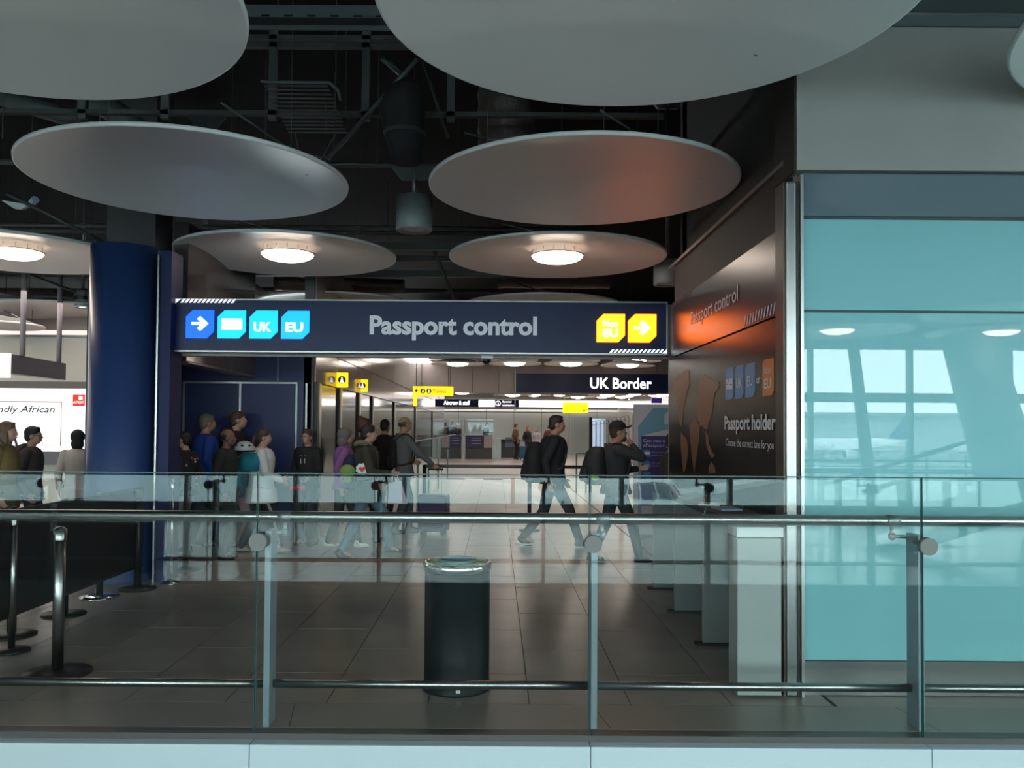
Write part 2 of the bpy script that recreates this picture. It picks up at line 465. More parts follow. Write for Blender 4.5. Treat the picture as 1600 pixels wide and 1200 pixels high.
# blue column
CXC, CYC = XA(191, 8.45), 8.45
S('column', MB().lathe([(.325, -.004), (.325, 3.35), (.0, 3.35)], 48, (CXC, CYC, 0)), M('blue column enamel', (.022, .048, .15), .36, spec=.6), smooth=True)
cp = S('column_core', B(CXC-.22, CXC+.28, CYC+.05, CYC+.5, 3.3, 5.6), M('dark concrete', (.05, .05, .05), .8))
S('wall_column_side', B(XA(241, 8.3), XA(276, 8.5), 8.30, 8.60, 0, 3.3), M('deep navy enamel', (.008, .014, .075), .5, spec=.25))
S('trim_13', B(XA(242.5, 8.28), XA(245, 8.28), 8.27, 8.31, 0, 3.25), STEEL)
# header beam running behind the hanging sign
S('trim_14', B(-3.4, 1.79, 8.62, 8.72, ZA(559, 8.6), ZA(552, 8.6)), M('taupe header', (.20, .18, .165), .35))

# --- left corridor wall, glossy panels: plane x = LXW
LXW = -2.45
HZ, DZ = 2.60, 2.14
S('wall_corridor', B(LXW-.15, LXW-.02, NYW, 39, 0, 3.9), M('corridor core', (.08, .08, .08), .5))
lw_ = holder('wall_corridor_left')
ys = [NYW+.05, 12.8, 14.6, 16.2, 19.7, 24.9, 31.5, 39]
for a, b in zip(ys, ys[1:]):
    B(LXW-.02, LXW, a+.01, b-.01, HZ+.01, 3.9).build('panel', WALLG, lw_)
    B(LXW-.02, LXW, a+.01, b-.01, DZ+.01, HZ-.01).build('panel', WALLG, lw_)
    B(LXW-.02, LXW, a+.32, b-.12, 0, DZ-.01).build('panel', M('door glass panel', (.20, .215, .21), .08, spec=.9), lw_)
    B(LXW-.02, LXW+.03, a, a+.12, 0, DZ).build('door_post', BLACK, lw_)
    B(LXW-.02, LXW+.02, a+.14, a+.30, 0, DZ).build('door_jamb', STEEL, lw_)
S('trim_15', B(LXW-.02, LXW+.35, 20, 37, 3.62, 3.66), COVE)
S('wall_corridor_jog', B(-7, LXW-.15, 38.8, 39, 0, 3.9), WALLG)
# --- front header bulkhead with second lighted ceiling beyond
HY = 27.0
hb = holder('wall_header')
zt_, zb_ = ZA(573, HY), ZA(614, HY)
xs = [LXW+.02, XA(700, HY), XA(738, HY), XA(779, HY), XA(806, HY), 3.4, 5.2, 7]
for a, b in zip(xs, xs[1:]):
    B(a+.01, b-.01, HY, HY+.06, zb_, 4.3).build('panel', M('taupe panel', (.32, .28, .265), .4), hb)
S('wall_header_core', B(LXW, 7, HY+.06, HY+.3, zb_, 5.6), M('taupe panel'))
S('ceiling_hall', B(LXW-.1, 7, 26, HY, 3.95, 4.1), M('hall ceiling', (.07, .06, .055), .7))
S('ceiling_inner', B(-7, 7, HY+.3, 48, 3.12, 3.2), M('inner ceiling', (.14, .125, .115), .7))
# --- far wall
FY = 48.0
fw = holder('wall_back')
zs = ZA(644, FY)
for k in range(9):
    a = -7+k*1.6
    B(a+.01, a+1.59, FY, FY+.1, zs+.03, 2.6).build('panel', WALLW, fw)
    B(a+.01, a+1.59, FY, FY+.1, 0, zs-.02).build('panel', M('pale green grey panel', (.42, .46, .45), .15, spec=.7), fw)
S('trim_16', B(-7, 7.2, FY-.25, FY-.02, 2.75, 3.1), COVE)
S('wall_back_core', B(-7, 7.2, FY+.1, FY+.2, 0, 3.3), BLACK)

# ================================================================== CEILING DISCS
def disc_meshes(r, lamp):
    parts = []
    n = 72
    prof = [(r, 0), (r*.75, .050), (r*.45, .100), (r*.20 if lamp else .0, .135)]
    if lamp: prof = [(r, 0), (r*.75, .050), (r*.5, .088), (.262, .118)]
    parts.append(('disc', MB().lathe(prof, n), DISC))
    rim = [(r, 0), (r+.012, .004), (r+.014, .028), (r, .034), (r-.02, .03), (r-.012, .006)]
    parts.append(('rim', MB().lathe(rim, n, close=True), DISCR))
    top = [(r-.012, .034), (r*.6, .12), (0, .18)]
    parts.append(('back_shell', MB().lathe(top, 36), SERV))
    if lamp:
        hs = MB()
        hs.lathe([(.262, .118), (.272, .045)], 40)
        parts.append(('lamp_housing', hs, M('lit housing', (.9, .75, .62), .5, emit=.3, ecol=(1, .78, .62))))
        rg = MB().lathe([(.276, .04), (.30, .04), (.30, .028), (.276, .028)], 40, close=True)
        for k in range(14):
            t = 2*PI*k/14; rg.cyl((.275*math.cos(t), .275*math.sin(t), .04), (.268*math.cos(t), .268*math.sin(t), .1), .005, n=5)
        parts.append(('lamp_ring', rg, M('pale ring', (.7, .62, .55), .4)))
        bp = [(.288*math.cos(q*PI/2/7), .034-.085*math.sin(q*PI/2/7)) for q in range(8)]
        parts.append(('lamp_bowl', MB().lathe(bp, 40), LIT))
    for k in range(3):
        t = 2*PI*k/3+.5
        parts.append(('hanger_rod', MB().cyl((r*.7*math.cos(t), r*.7*math.sin(t), .07), (r*.7*math.cos(t), r*.7*math.sin(t), 2.1), .004, n=5), SERV))
    for k in range(1):
        d = MB().path([(r*.75, -.2*r, .05), (r*.45, -.1*r, .16), (-.1*r, .1*r, .30), (-.9, .6, .62)], .009, 6)
        parts.append(('stay', d, STEELD))
    return parts
def disc(x, y, z, r, lamp, label, group=None):
    t = thing('ceiling_disc', (x, y, z), label, 'ceiling disc', group=group)
    for nm, mb, mt in disc_meshes(r, lamp): mb.build(nm, mt, t, smooth=True)
    return t
DZ_ = 3.45
dA = disc(-2.37, 3.62, DZ_, 1.2, False, 'huge plain white ceiling disc cut off at the top left corner of the view')
def dcopy(src, x, y, label, z=DZ_, rz=0, group=None):
    c = copy_tree(src, None, (x, y, z)); c['label'] = label; c.rotation_euler.z = rz
    if group: c['group'] = group
    return c
dcopy(dA, .655, 3.66, 'largest white ceiling disc, at the top centre of the view', rz=1)
dcopy(dA, 3.66, 3.62, 'white ceiling disc just entering at the right edge before the concrete wall')
dcopy(dA, -2.40, 6.45, 'plain grey-white ceiling disc above the lamp disc left of the pendant cylinder', rz=.2)
dcopy(dA, .665, 6.55, 'plain ceiling disc with an orange sheen right of the pendant cylinder', rz=.1)
dE = disc(-2.36, 9.3, DZ_, 1.2, True, 'lamp disc above the blue tiles of the Passport control sign')
dcopy(dE, .67, 9.3, 'lamp disc with orange sheen above the yellow tiles of the Passport control sign')
dcopy(dE, -5.42, 9.3, 'lamp disc at the left edge level with the blue column top', rz=.3)
dcopy(dA, -2.52, 13.0, 'thin edge of a disc showing above the sign left of its middle')
dcopy(dA, .70, 13.0, 'thin edge of a disc showing above the sign right of its middle', rz=.4)
dcopy(dA, -8.45, 12.6, 'small part of a ceiling disc at the left edge above the concourse')
dcopy(dA, -6.9, 13.1, 'broad pinkish ceiling disc left of the blue column', z=3.32-.0)
dS = disc(-5.62, 13.2, 3.14, .62, False, 'small pale disc tucked under the broad disc beside the blue column')
dcopy(dS, -7.9, 13.2, 'small pale disc at the left edge above the lit advert', z=3.1)
for (x, y) in ((5.9, -4.6), (8.75, -4.6), (7.4, -2.1), (3.0, -4.6), (.1, -4.6), (-2.8, -4.6), (-5.7, -4.6)):
    dcopy(dE if y < -3 else dA, x, y, 'lamp disc behind the viewer, mirrored in the teal glass wall', z=3.25, group='lamp discs over the viewer side')
# far rows under the sign
dF = disc(0, 0, 0, .70, True, 'x')
rows = [(709, 564.5, 24.5, 'first'), (804, 563.5, 24.5, 'second'), (900, 564, 24.5, 'third'), (995, 564.5, 24.5, 'fourth'),
        (715, 569.5, 22.0, 'first'), (804, 569, 22.0, 'second'), (892, 569.5, 22.0, 'third'), (981, 572, 22.0, 'fourth')]
for k, (px, py, y, nm) in enumerate(rows):
    p = P(px, py, y)
    lb = '%s from the left in the %s row of small lamp discs under the big sign' % (nm, 'upper' if k < 4 else 'lower')
    if k == 0:
        dF.location = p; dF['label'] = lb; dF['group'] = 'small lamp discs under the big sign'
    else: dcopy(dF, p.x, p.y, lb, z=p.z, group='small lamp discs under the big sign')
for px, py, y in ((722, 614.5, 33), (801, 615, 33), (801, 618, 31), (839, 615, 38), (834, 618, 36), (914, 615.5, 38), (909, 618, 36), (903, 621, 34), (958, 615.5, 33), (949, 618, 31),
                  (992, 616, 34), (981, 619, 36), (971, 621, 38), (1036, 616, 33), (1024, 618.5, 36), (990, 626-2, 44), (874, 618, 40), (941, 621, 42)):
    p = P(px, py, y)
    dcopy(dF, p.x, p.y, 'tiny far lamp disc beyond the taupe header', z=p.z, group='far lamp discs beyond the header')

# ================================================================== PENDANTS, PIPES, SERVICES
def pendant(px0, px1, pyt, pyb, Y, label, lit=False, band=False, mount=4.05):
    r = (px1-px0)/2/F*Y
    zt, zb = ZA(pyt, Y), ZA(pyb, Y); p = P((px0+px1)/2, 600, Y)
    t = thing('pendant_light', (p.x, Y, zb), label, 'pendant light')
    h = zt-zb
    body = M('pendant grey', (.20, .235, .24), .4)
    MB().lathe([(r*.62, .02), (r*.95, 0), (r, .01), (r, h), (0, h)], 40).build('housing', body, t, smooth=True)
    MB().lathe([(r*.62, .02), (0, .03)], 32).build('lens', LIT if lit else M('pendant lens', (.42, .45, .44), .3), t)
    MB().cyl((0, 0, h), (0, 0, mount-zb), .022, n=12).build('stem', STEELD, t, smooth=True)
    if band: MB().lathe([(r+.004, h*.45), (r+.004, h*.68)], 32).build('dark_band', BLACK, t)
    MB().prism([(-.25, 0), (.25, 0), (.12, -.16), (-.12, -.16)], (0, -.02, mount-zb+.05), UX, UZ, (0, 1, 0), .04).build('bracket', SERV, t)
    return t
pendant(616, 673, 309, 362, 8.0, 'grey unlit cylinder pendant between the two middle ceiling discs')
pendant(294, 339, 410, 440, 10.7, 'grey cylinder pendant half hidden behind the left lamp disc', mount=5.5)
pendant(1021, 1064, 406, 444, 9.9, 'grey cylinder pendant against the brown wall right of the lamp disc', mount=5.5)
pendant(114, 139, 459, 486, 12.3, 'small lit cylinder pendant beside the blue column', lit=True, band=True, mount=5.5)

def pipe(x0, x1, y, z, r, label, mat=None, sq=False):
    mb = B(x0, x1, y-r, y+r, z-r, z+r) if sq else MB().cyl((x0, y, z), (x1, y, z), r, n=12)
    return tag(mb.build('pipe' if not sq else 'steel_channel', mat or SERV, smooth=not sq), label, 'pipe' if not sq else 'channel')
def zy(py, Y): return ZA(py, Y)
pipe(-9, 2.05, 8.0, zy(259, 8.0), .026, 'grey pipe across the void carrying the pendant bracket')
pipe(-12, 1.4, 10.62, zy(365, 10.62), .03, 'grey pipe across the void just above the lamp discs')
pipe(-12, 1.2, 10.8, zy(386, 10.8), .045, 'thick channel between the two lamp discs', sq=True)
pipe(-12, 1.2, 11.6, zy(405, 11.6), .035, 'channel below the thick one between the lamp discs', sq=True)
pipe(-12, 1.2, 12.4, zy(429, 12.4), .045, 'wide flat channel nearest above the sign', sq=True)
pipe(-9, 1.2, 10.4, zy(356, 10.4), .02, 'thin pipe left of the blue column top')
pipe(-12, 0, 14.5, zy(455, 14.5), .04, 'long pipe low over the left concourse')
# cable tray top
t = thing('cable_tray', (0, 6.0, zy(30, 6.0)), 'grey cable tray crossing the top of the void between the two big discs', 'cable tray')
B(-6, 1.6, -.09, .09, -.01, .01).build('tray_bed', SERV, t)
B(-6, 1.6, -.10, -.09, -.045, .045).build('side_rail', M('tray face', (.075, .09, .095), .5, .3), t)
B(-6, 1.6, .09, .10, -.045, .045).build('side_rail', SERV, t)
for i in range(46): B(-6+.165*i, -6+.165*i+.06, -.105, -.1, -.04, -.03).build('slot', VOID, t)
# truss frame
t = thing('service_truss', (0, 7.5, 0), 'dark hanging steel frame with uprights high in the void', 'truss')
for py in (62, 74): B(-5, 1.5, -.03, .03, zy(py, 7.5)-.02, zy(py, 7.5)+.02).build('rail', SERVD, t)
for px in (419, 566, 700, 250, 120):
    x = XA(px, 7.5); B(x-.035, x+.035, -.03, .03, zy(190, 7.5), zy(20, 7.5)).build('upright', SERV, t)
B(-5, 1.5, -.03, .03, zy(180, 7.5)-.02, zy(180, 7.5)+.02).build('rail', SERVD, t)
# diagonal struts
def strut(a, b, r, label, name='strut'):
    return tag(MB().cyl(a, b, r, n=8).build(name, SERV, smooth=True), label, 'strut')
strut(P(597, 90, 7.2), P(640, 125, 7.4), .03, 'short diagonal strut at the tip of the dark duct')
strut(P(652, 92, 7.0), P(512, 248, 7.6), .022, 'long diagonal strut behind the dark duct')
strut(P(660, 90, 7.8), P(700, 215, 7.8), .016, 'diagonal strut right of the dark duct')
strut(P(345, 160, 7.0), P(456, 236, 7.4), .012, 'thin diagonal rod above the left middle disc')
strut(P(680, 395, 11.5), P(710, 470, 12.0), .025, 'dark brace between the lamp discs above the sign')
strut(P(10, 302, 8.5), P(180, 388, 9.0), .02, 'diagonal stay running down to the disc by the blue column')
strut(P(0, 412, 11), P(118, 456, 12), .02, 'pale diagonal stay above the small lit pendant')
strut(P(938, 172, 6.6), P(1015, 222, 6.9), .010, 'thin rod above the orange sheened disc')
strut(P(0, 150, 8.5), P(180, 205, 8.9), .10, 'heavy dark beam behind the top left disc', 'beam')
strut(P(140, 150, 8.4), P(240, 215, 8.6), .12, 'heavy grey beam running down behind the left discs', 'beam')
for k in range(26):
    x = -7+.34*k+random.uniform(-.1, .1); y = random.uniform(6.6, 12); z = random.uniform(3.9, 4.4)
    tag(MB().cyl((x, y, z), (x, y, 5.6), .005, n=5).build('hanger_rod', SERV), 'thin vertical hanger rod in the dark ceiling void', 'rod', 'hanger rods in the ceiling void')
# ducts
def foil(name, a, b, r, mat, label):
    a = Vector(a); b = Vector(b); n = 14; rings = []
    q = (b-a).to_track_quat('Z', 'Y').to_matrix()
    for i in range(n+1):
        c = a.lerp(b, i/n); rr = r*(1+random.uniform(-.04, .04)); rings.append((c, rr, rr*.8, q))
    return tag(MB().loft(rings, 20).build(name, mat, smooth=True), label, 'duct')
FOIL = M('brown foil', (.12, .095, .085), .5, .4, bump=(22, .9))
foil('insulated_duct', P(790, 140, 8.3), P(792, 240, 8.3), .36, FOIL, 'brown foil wrapped duct hanging behind the largest disc')
foil('insulated_duct', (-.0, 14.8, 4.25), (2.0, 14.8, 4.25), .26, FOIL, 'crumpled foil duct above the right lamp disc')
foil('insulated_duct', (-3.8, 14.2, 4.0), (-1.6, 14.2, 3.95), .16, FOIL, 'crumpled foil duct above the sign behind the left lamp disc')
t = thing('dark_duct', P(632, 190, 7.05), 'rounded black fabric duct hanging in the middle of the void', 'duct')
MB().loft([((.02, 0, -.36), .12, .1, None), ((0, 0, -.1), .17, .14, None), ((-.02, 0, .12), .20, .16, None), ((0, 0, .28), .16, .14, None), ((.03, 0, .36), .05, .06, None)], 24).build('sock', FABBLK, t, smooth=True)
MB().lathe([(.165, -.12), (.185, -.10), (.165, -.08)], 24).build('collar', SERVD, t)
# tilted grille panel
t = thing('ventilation_grille', P(478, 172, 7.0), 'tilted square grille hanging on wires above the left middle disc', 'grille')
for k in range(13): 
    y = -.28+.045*k
    B(-.26+.12*(y+.28)-.02, .26+.12*(y+.28)-.02, y, y+.018, -.01+.0*y-.35*y, .0-.35*y).build('slat', M('grille grey', (.065, .065, .06), .6), t)
MB().path([(-.3, -.3, .12), (-.24, -.3, .11), (.26, -.3, .11), (.33, -.3, .05), (.35, -.3, -.03)], .014, 6).build('conduit', SERV, t)
MB().path([(-.15, .25, -.1), (-.1, .2, -.3), (.1, .2, -.34), (.2, .25, -.12)], .008, 6).build('flex_hose', SERV, t)
for sx in (-.25, .25): MB().cyl((sx, 0, 0), (sx, 0, 1.6), .004, n=5).build('wire', SERV, t)
for k, (px, py) in enumerate(((28, 318), (42, 316))): pass
t = thing('spot_light', P(30, 317, 9.0), 'small white track spot light beside the top left disc', 'spot light')
MB().prism([(-.2, .03), (.12, -.02), (.02, -.07), (-.06, -.06)], (0, 0, 0), UX, UZ, (0, 1, 0), .05).build('bracket', WHITE, t)
MB().cyl((.14, 0, 0), (.20, -.04, .03), .04, n=14).build('head', M('blue white lens', (.6, .7, .85), .3), t)

# ================================================================== HANGING SIGN
def squircle(w_, h_, c=.24):               # square with its top left and bottom right corners cut
    return [(0, 0), (w_*(1-c), 0), (w_, h_*c), (w_, h_), (w_*c, h_), (0, h_*(1-c))]
def hatch(parent, o, u, v, n, sp, ww, hh, mat, lean, nm='hatch_mark'):
    o = Vector(o)
    nn = Vector(u).cross(Vector(v))
    for k in range(n):
        MB().prism([(0, 0), (ww, 0), (ww+lean, hh), (lean, hh)], o+Vector(u)*(k*sp), u, v, nn, .003).build(nm, mat, parent)
SY = 8.42
pl, pr = P(273, 467, SY), P(1042, 553, SY)
sx0, sx1, sz1, sz0 = pl.x, pr.x, P(650, 470, SY).z, P(650, 551, SY).z
sg = thing('overhead_sign', (0, SY, sz0), 'long navy overhead Passport control sign with blue and yellow tiles', 'sign')
H_ = sz1-sz0
B(sx0, sx1, 0, .16, 0, H_).build('sign_box', NAVYS, sg)
for z in (0, H_): B(sx0-.006, sx1+.006, -.008, .168, z-.007, z+.007).build('frame', STEEL, sg)
for x in (sx0, sx1): B(x-.007, x+.007, -.008, .168, 0, H_).build('frame', STEEL, sg)
BLU = M('lit blue tile', (.0, .12, .75), .4, emit=2.0, ecol=(.0, .07, .75))
CYA = M('lit cyan tile', (.0, .5, .85), .4, emit=1.25, ecol=(.0, .52, .83))
CYB = M('lit light blue tile', (.0, .42, .9), .4, emit=1.2, ecol=(.0, .40, .92))
YTL = M('lit yellow tile', (1, .62, .01), .4, emit=6.5, ecol=(1, .145, .003))
LTX = M('lit white lettering', (1, 1, 1), .4, emit=1.6)
def lx(px): return XA(px, SY, 510)
def lz(py, px=650): return P(px, py, SY).z-sz0
def arrow(parent, o, u, v, s, mat):
    pts = [(0, .42), (.50, .42), (.30, .22), (.42, .10), (1, .5+.0), (.42, .90), (.30, .78), (.50, .58), (0, .58)]
    pts = [(0, .41), (.52, .41), (.33, .20), (.52, .02), (1, .5), (.52, .98), (.33, .80), (.52, .59), (0, .59)]
    nn = Vector(u).cross(Vector(v))
    return MB().prism([(a*s, b*s*.92) for a, b in pts], o, u, v, nn, .002).build('arrow', mat, parent)
tw = lx(336)-lx(292); 
for side in (1, -1):
    def fp(x, z, d=0.0):
        return Vector((x, -.012-d, z)) if side == 1 else Vector((sx0+sx1-x, .172+d, z))
    u = Vector((1, 0, 0))*side
    pxs = (291.5, 341, 390.5, 440, 932, 981) if side == 1 else (832, 882, 932, 981, 291.5, 341)
    for k, (px, m, s_) in enumerate(((pxs[0], BLU, '>'), (pxs[1], CYA, 'flag'), (pxs[2], CYA, 'UK'), (pxs[3], CYB, 'EU'))):
        z0 = lz(528.5+k*.4, 300+50*k); o = fp(lx(px), z0)
        MB().prism(squircle(tw, tw), o, u, UZ, u.cross(UZ), .008).build('tile', m, sg)
        q = fp(lx(px)+tw*.2, z0+tw*.24, .009)
        if s_ == '>': arrow(sg, q, u, UZ, tw*.60, LTX)
        elif s_ == 'flag':
            o2 = fp(lx(px)+tw*.13, z0+tw*.30, .009)
            fg = MB().prism([(0, 0), (tw*.74, 0), (tw*.74, tw*.40), (0, tw*.40)], o2, u, UZ, u.cross(UZ), .002).build('flag_symbol', LTX, sg)
            for (a, b, c, d) in ((.02, .08, .31, .13), (.43, .08, .31, .13)):
                pass
        else: text(s_, sg, LTX, q-u*(tw*.04), u, UZ, h=tw*.34, wd=tw*.62, bold=.035)
    for k, (px, s_) in enumerate(((pxs[4], 'N'), (pxs[5], '>'))):
        z0 = lz(535, 960); o = fp(lx(px), z0)
        MB().prism(squircle(tw, tw), o, u, UZ, u.cross(UZ), .008).build('tile', YTL, sg)
        if s_ == '>': arrow(sg, fp(lx(px)+tw*.2, z0+tw*.24, .009), u, UZ, tw*.60, LTX)
        else:
            text('Non', sg, LTX, fp(lx(px)+tw*.22, z0+tw*.54, .009), u, UZ, h=tw*.25, wd=tw*.52, bold=.02)
            text('EU', sg, LTX, fp(lx(px)+tw*.22, z0+tw*.18, .009), u, UZ, h=tw*.28, wd=tw*.54, bold=.04)
    text('Passport control', sg, GREYTXT, fp(lx(578), lz(532.5, 700)+0, .001), u, UZ, wd=lx(839)-lx(578), h=lz(494, 700)-lz(532.5, 700), bold=.035)
    LW = M('lit hatch', (1, 1, 1), .4, emit=1.1)
    hatch(sg, fp(lx(282), lz(473.2, 300), 0), u, UZ, 13, lx(288.55)-lx(282), .022, .036, LW, .03)
    MB().prism([(0, 0), (.05, .042), (0, .042)], fp(lx(274.5), lz(474, 280)), u, UZ, u.cross(UZ), .003).build('hatch_mark', LW, sg)
    hatch(sg, fp(lx(952), lz(551.6, 980), 0), u, UZ, 13, lx(958.4)-lx(952), .022, .036, LW, .03)
    MB().prism([(0, 0), (.05, 0), (.05, .042)], fp(lx(1034), lz(552.3, 1030)), u, UZ, u.cross(UZ), .003).build('hatch_mark', LW, sg)
for x in (sx0+.3, 0, sx1-.3): B(x-.05, x+.05, .10, .205, .05, .15).build('mount', SERV, sg)
# dome camera under the header
p = P(760, 556, 8.66)
t = thing('dome_camera', p, 'black dome security camera under the overhead sign', 'camera')
B(-.05, .07, -.05, .05, -.03, .03).build('mount', WHITE, t)
MB().lathe([(.0, -.085), (.03, -.08), (.042, -.06), (.045, -.03), (0, -.03)], 24).build('dome', BLACKG, t, smooth=True)
MB().lathe([(.047, -.055), (.049, -.045), (.047, -.035), (.044, -.045)], 24, close=True).build('ring', CHROME, t)

# ================================================================== POSTER WALL
pz = PX(1128, 420, PXW)
pw = thing('poster_panels', (PXW, 0, 0), 'glossy dark passport control and passport holder wall graphic on the right side wall', 'poster wall')
yn, yf = 5.10, 8.44
zse = PX(1222, 490.5, PXW).z; ztop = PX(1222, 355, PXW).z
B(0, .02, yn, yf, zse+.008, ztop).build('panel', POST, pw)
def grade(m):
    t = m.node_tree; b = t.nodes['Principled BSDF']
    return m
POST2 = M('dark print', (.008, .008, .010), .27, spec=.15)
B(0, .02, yn, yf, .35, zse-.008).build('panel', POST2, pw)
B(-.002, .02, yf-.0, yf+.03, .0, ztop).build('edge_profile', M('grey profile', (.22, .18, .17), .35, .5), pw)
B(-.002, .02, yn-.10, yn, 0, ztop+.2).build('edge_strip', M('black strip', (.01, .01, .012), .4), pw)
UP = Vector((0, -1, 0))                     # reading direction along the wall
def q(px, py, d=.004):
    v = PX(px, py, PXW); return Vector((-d, v.y, v.z))
def wallpoly(nm, pts, mat, d=.003, label=None):
    vs = [q(a, b, d) for a, b in pts]
    vs2 = [Vector((-.0005, v.y, v.z)) for v in vs]; n = len(vs)
    mb = MB().add(vs+vs2, [tuple(range(n))]+[(i, n+i, n+(i+1) % n, (i+1) % n) for i in range(n)])
    return mb.build(nm, mat, pw, label=label)
TXW = M('pale print', (.75, .70, .70), .5)
def walltext(s, a, b, hpx, bold=0.02):      # baseline from pixel a to pixel b, cap height hpx at a
    A, Bp = q(*a), q(*b); h = abs(PX(a[0], a[1]-hpx, PXW).z-A.z)
    text(s, pw, TXW, (-.003, A.y, A.z), UP, UZ, wd=abs(A.y-Bp.y), h=h, bold=bold)
walltext('Passport control', (1080, 515), (1154, 481), 27, .01)
walltext('Passport holder', (1133, 678), (1213, 678), 28, .03)
walltext('Choose the correct lane for you', (1135, 700), (1210, 707), 15, .0)
DBL = M('print blue', (.08, .24, .48), .4); DOR = M('print orange', (.75, .20, .04), .4); MAPC = M('print map', (.24, .085, .035), .42)
MAPD = M('print map shade', (.045, .05, .07), .42)
wallpoly('tile', [(1134, 579), (1137, 575), (1146.5, 573), (1146.5, 618), (1144, 624), (1134, 625)], DBL)
wallpoly('tile', [(1149, 576), (1152, 572), (1162, 569.5), (1162, 616), (1160, 622), (1149.5, 624)], DBL)
wallpoly('tile', [(1165, 573), (1168, 568.5), (1180, 566), (1180, 612), (1176.5, 620), (1165, 622)], DBL)
wallpoly('tile', [(1192, 567), (1195, 562), (1209.5, 559), (1209.5, 610), (1206, 617.5), (1192, 620)], DOR)
wallpoly('flag_symbol', [(1136, 593), (1145, 591), (1145, 608), (1136, 609)], TXW, .006)
for a in (((1139, 592.5), (1140.3, 592.2), (1140.3, 597), (1139, 597)), ((1136, 600), (1138.6, 600), (1138.6, 601.5), (1136, 601.5)), ((1141.8, 600), (1145, 600), (1145, 601.5), (1141.8, 601.5))):
    wallpoly('flag_symbol', list(a), DBL, .008)
walltext('UK', (1151, 607), (1160, 606), 16, .02); walltext('EU', (1168, 604), (1177, 603), 16, .02)
walltext('or', (1182.5, 600), (1189, 599), 9, .02); walltext('Non', (1195, 585), (1205, 583.5), 11, .0); walltext('EU', (1195, 608), (1205.5, 606.5), 16, .02)
hatch(pw, q(1050.5, 480, .003)+Vector((0, 0, -.01)), UP, UZ, 15, .058, .018, .05, M('faint print', (.09, .07, .08), .5), .02)
hatch(pw, Vector((-.003, q(1163, 512).y, zse+.018)), UP, UZ, 13, .062, .012, .07, TXW, .035)
# rough world map print, continents as separate shapes
wallpoly('continent', [(1053, 598), (1058, 590), (1064, 584), (1072, 578), (1077, 579), (1077.5, 600), (1074, 612), (1071, 625), (1069, 636), (1067, 655), (1065, 668), (1062, 660), (1060, 640), (1057, 622), (1053, 612)], MAPC)
wallpoly('continent', [(1064, 674), (1068, 680), (1073, 686), (1075, 700), (1074, 716), (1071, 735), (1068, 738), (1066, 716), (1064, 696)], MAPC)
wallpoly('continent', [(1091, 604), (1096, 592), (1102, 584), (1106, 590), (1113, 592), (1121, 595), (1125, 601), (1122, 608), (1117, 614), (1115, 628), (1113, 645), (1110, 655), (1107, 662), (1106, 672), (1101, 670), (1098, 664), (1095, 668), (1092, 660), (1088, 650), (1089, 632), (1090, 616)], MAPC)
wallpoly('continent', [(1078, 668), (1083, 655), (1089, 655), (1094, 668), (1092, 690), (1088, 716), (1085, 738), (1082, 720), (1080, 698)], MAPC)
wallpoly('continent', [(1103, 672), (1107, 680), (1108, 694), (1113, 706), (1117, 712), (1113, 716), (1108, 708), (1104, 694)], MAPC)
wallpoly('continent', [(1108, 728), (1112, 722), (1117, 730), (1118, 739), (1108, 739)], MAPC)

# ================================================================== COUNTER ALONG THE POSTER WALL
ct = thing('counter', (0, 0, 0), 'long grey form filling counter on fin supports below the passport poster', 'counter')
B(1.40, 1.67, 5.04, 8.3, .98, 1.02).build('counter_top', M('dark counter', (.03, .03, .032), .6, spec=.2), ct, bevel=.004)
FIN = M('counter grey', (.17, .19, .185), .3)
FINP = M('pale counter grey', (.30, .335, .325), .3)
B(1.40, 1.655, 4.84, 5.02, .015, .92).build('end_pedestal', FINP, ct, bevel=.004)
B(1.395, 1.665, 4.83, 5.03, .925, .985).build('pedestal_cap', M('cap grey', (.60, .66, .66), .3), ct, bevel=.004)
for y, x0 in ((6.0, 1.49), (7.05, 1.51), (8.05, 1.52)):
    f = B(x0, 1.735, y, y+.05, .02, .98).build('support_fin', FIN, ct, bevel=.004)
    B(x0-.05, 1.74, y-.01, y+.06, -.0, .02).build('foot_strip', BLACK, f)
LEAF = M('leaflet blue', (.25, .38, .50), .5)
tag(B(-.07, .07, -.10, .10, 0, .012).build('leaflet_stack', LEAF, loc=(1.52, 5.5, 1.021), rz=.1), 'stack of pale blue leaflets on the counter end', 'leaflets')
tag(B(-.07, .07, -.10, .10, 0, .008).build('leaflet_stack', WHITE, loc=(1.50, 5.85, 1.021), rz=-.3), 'loose white leaflets behind the blue ones on the counter', 'leaflets')

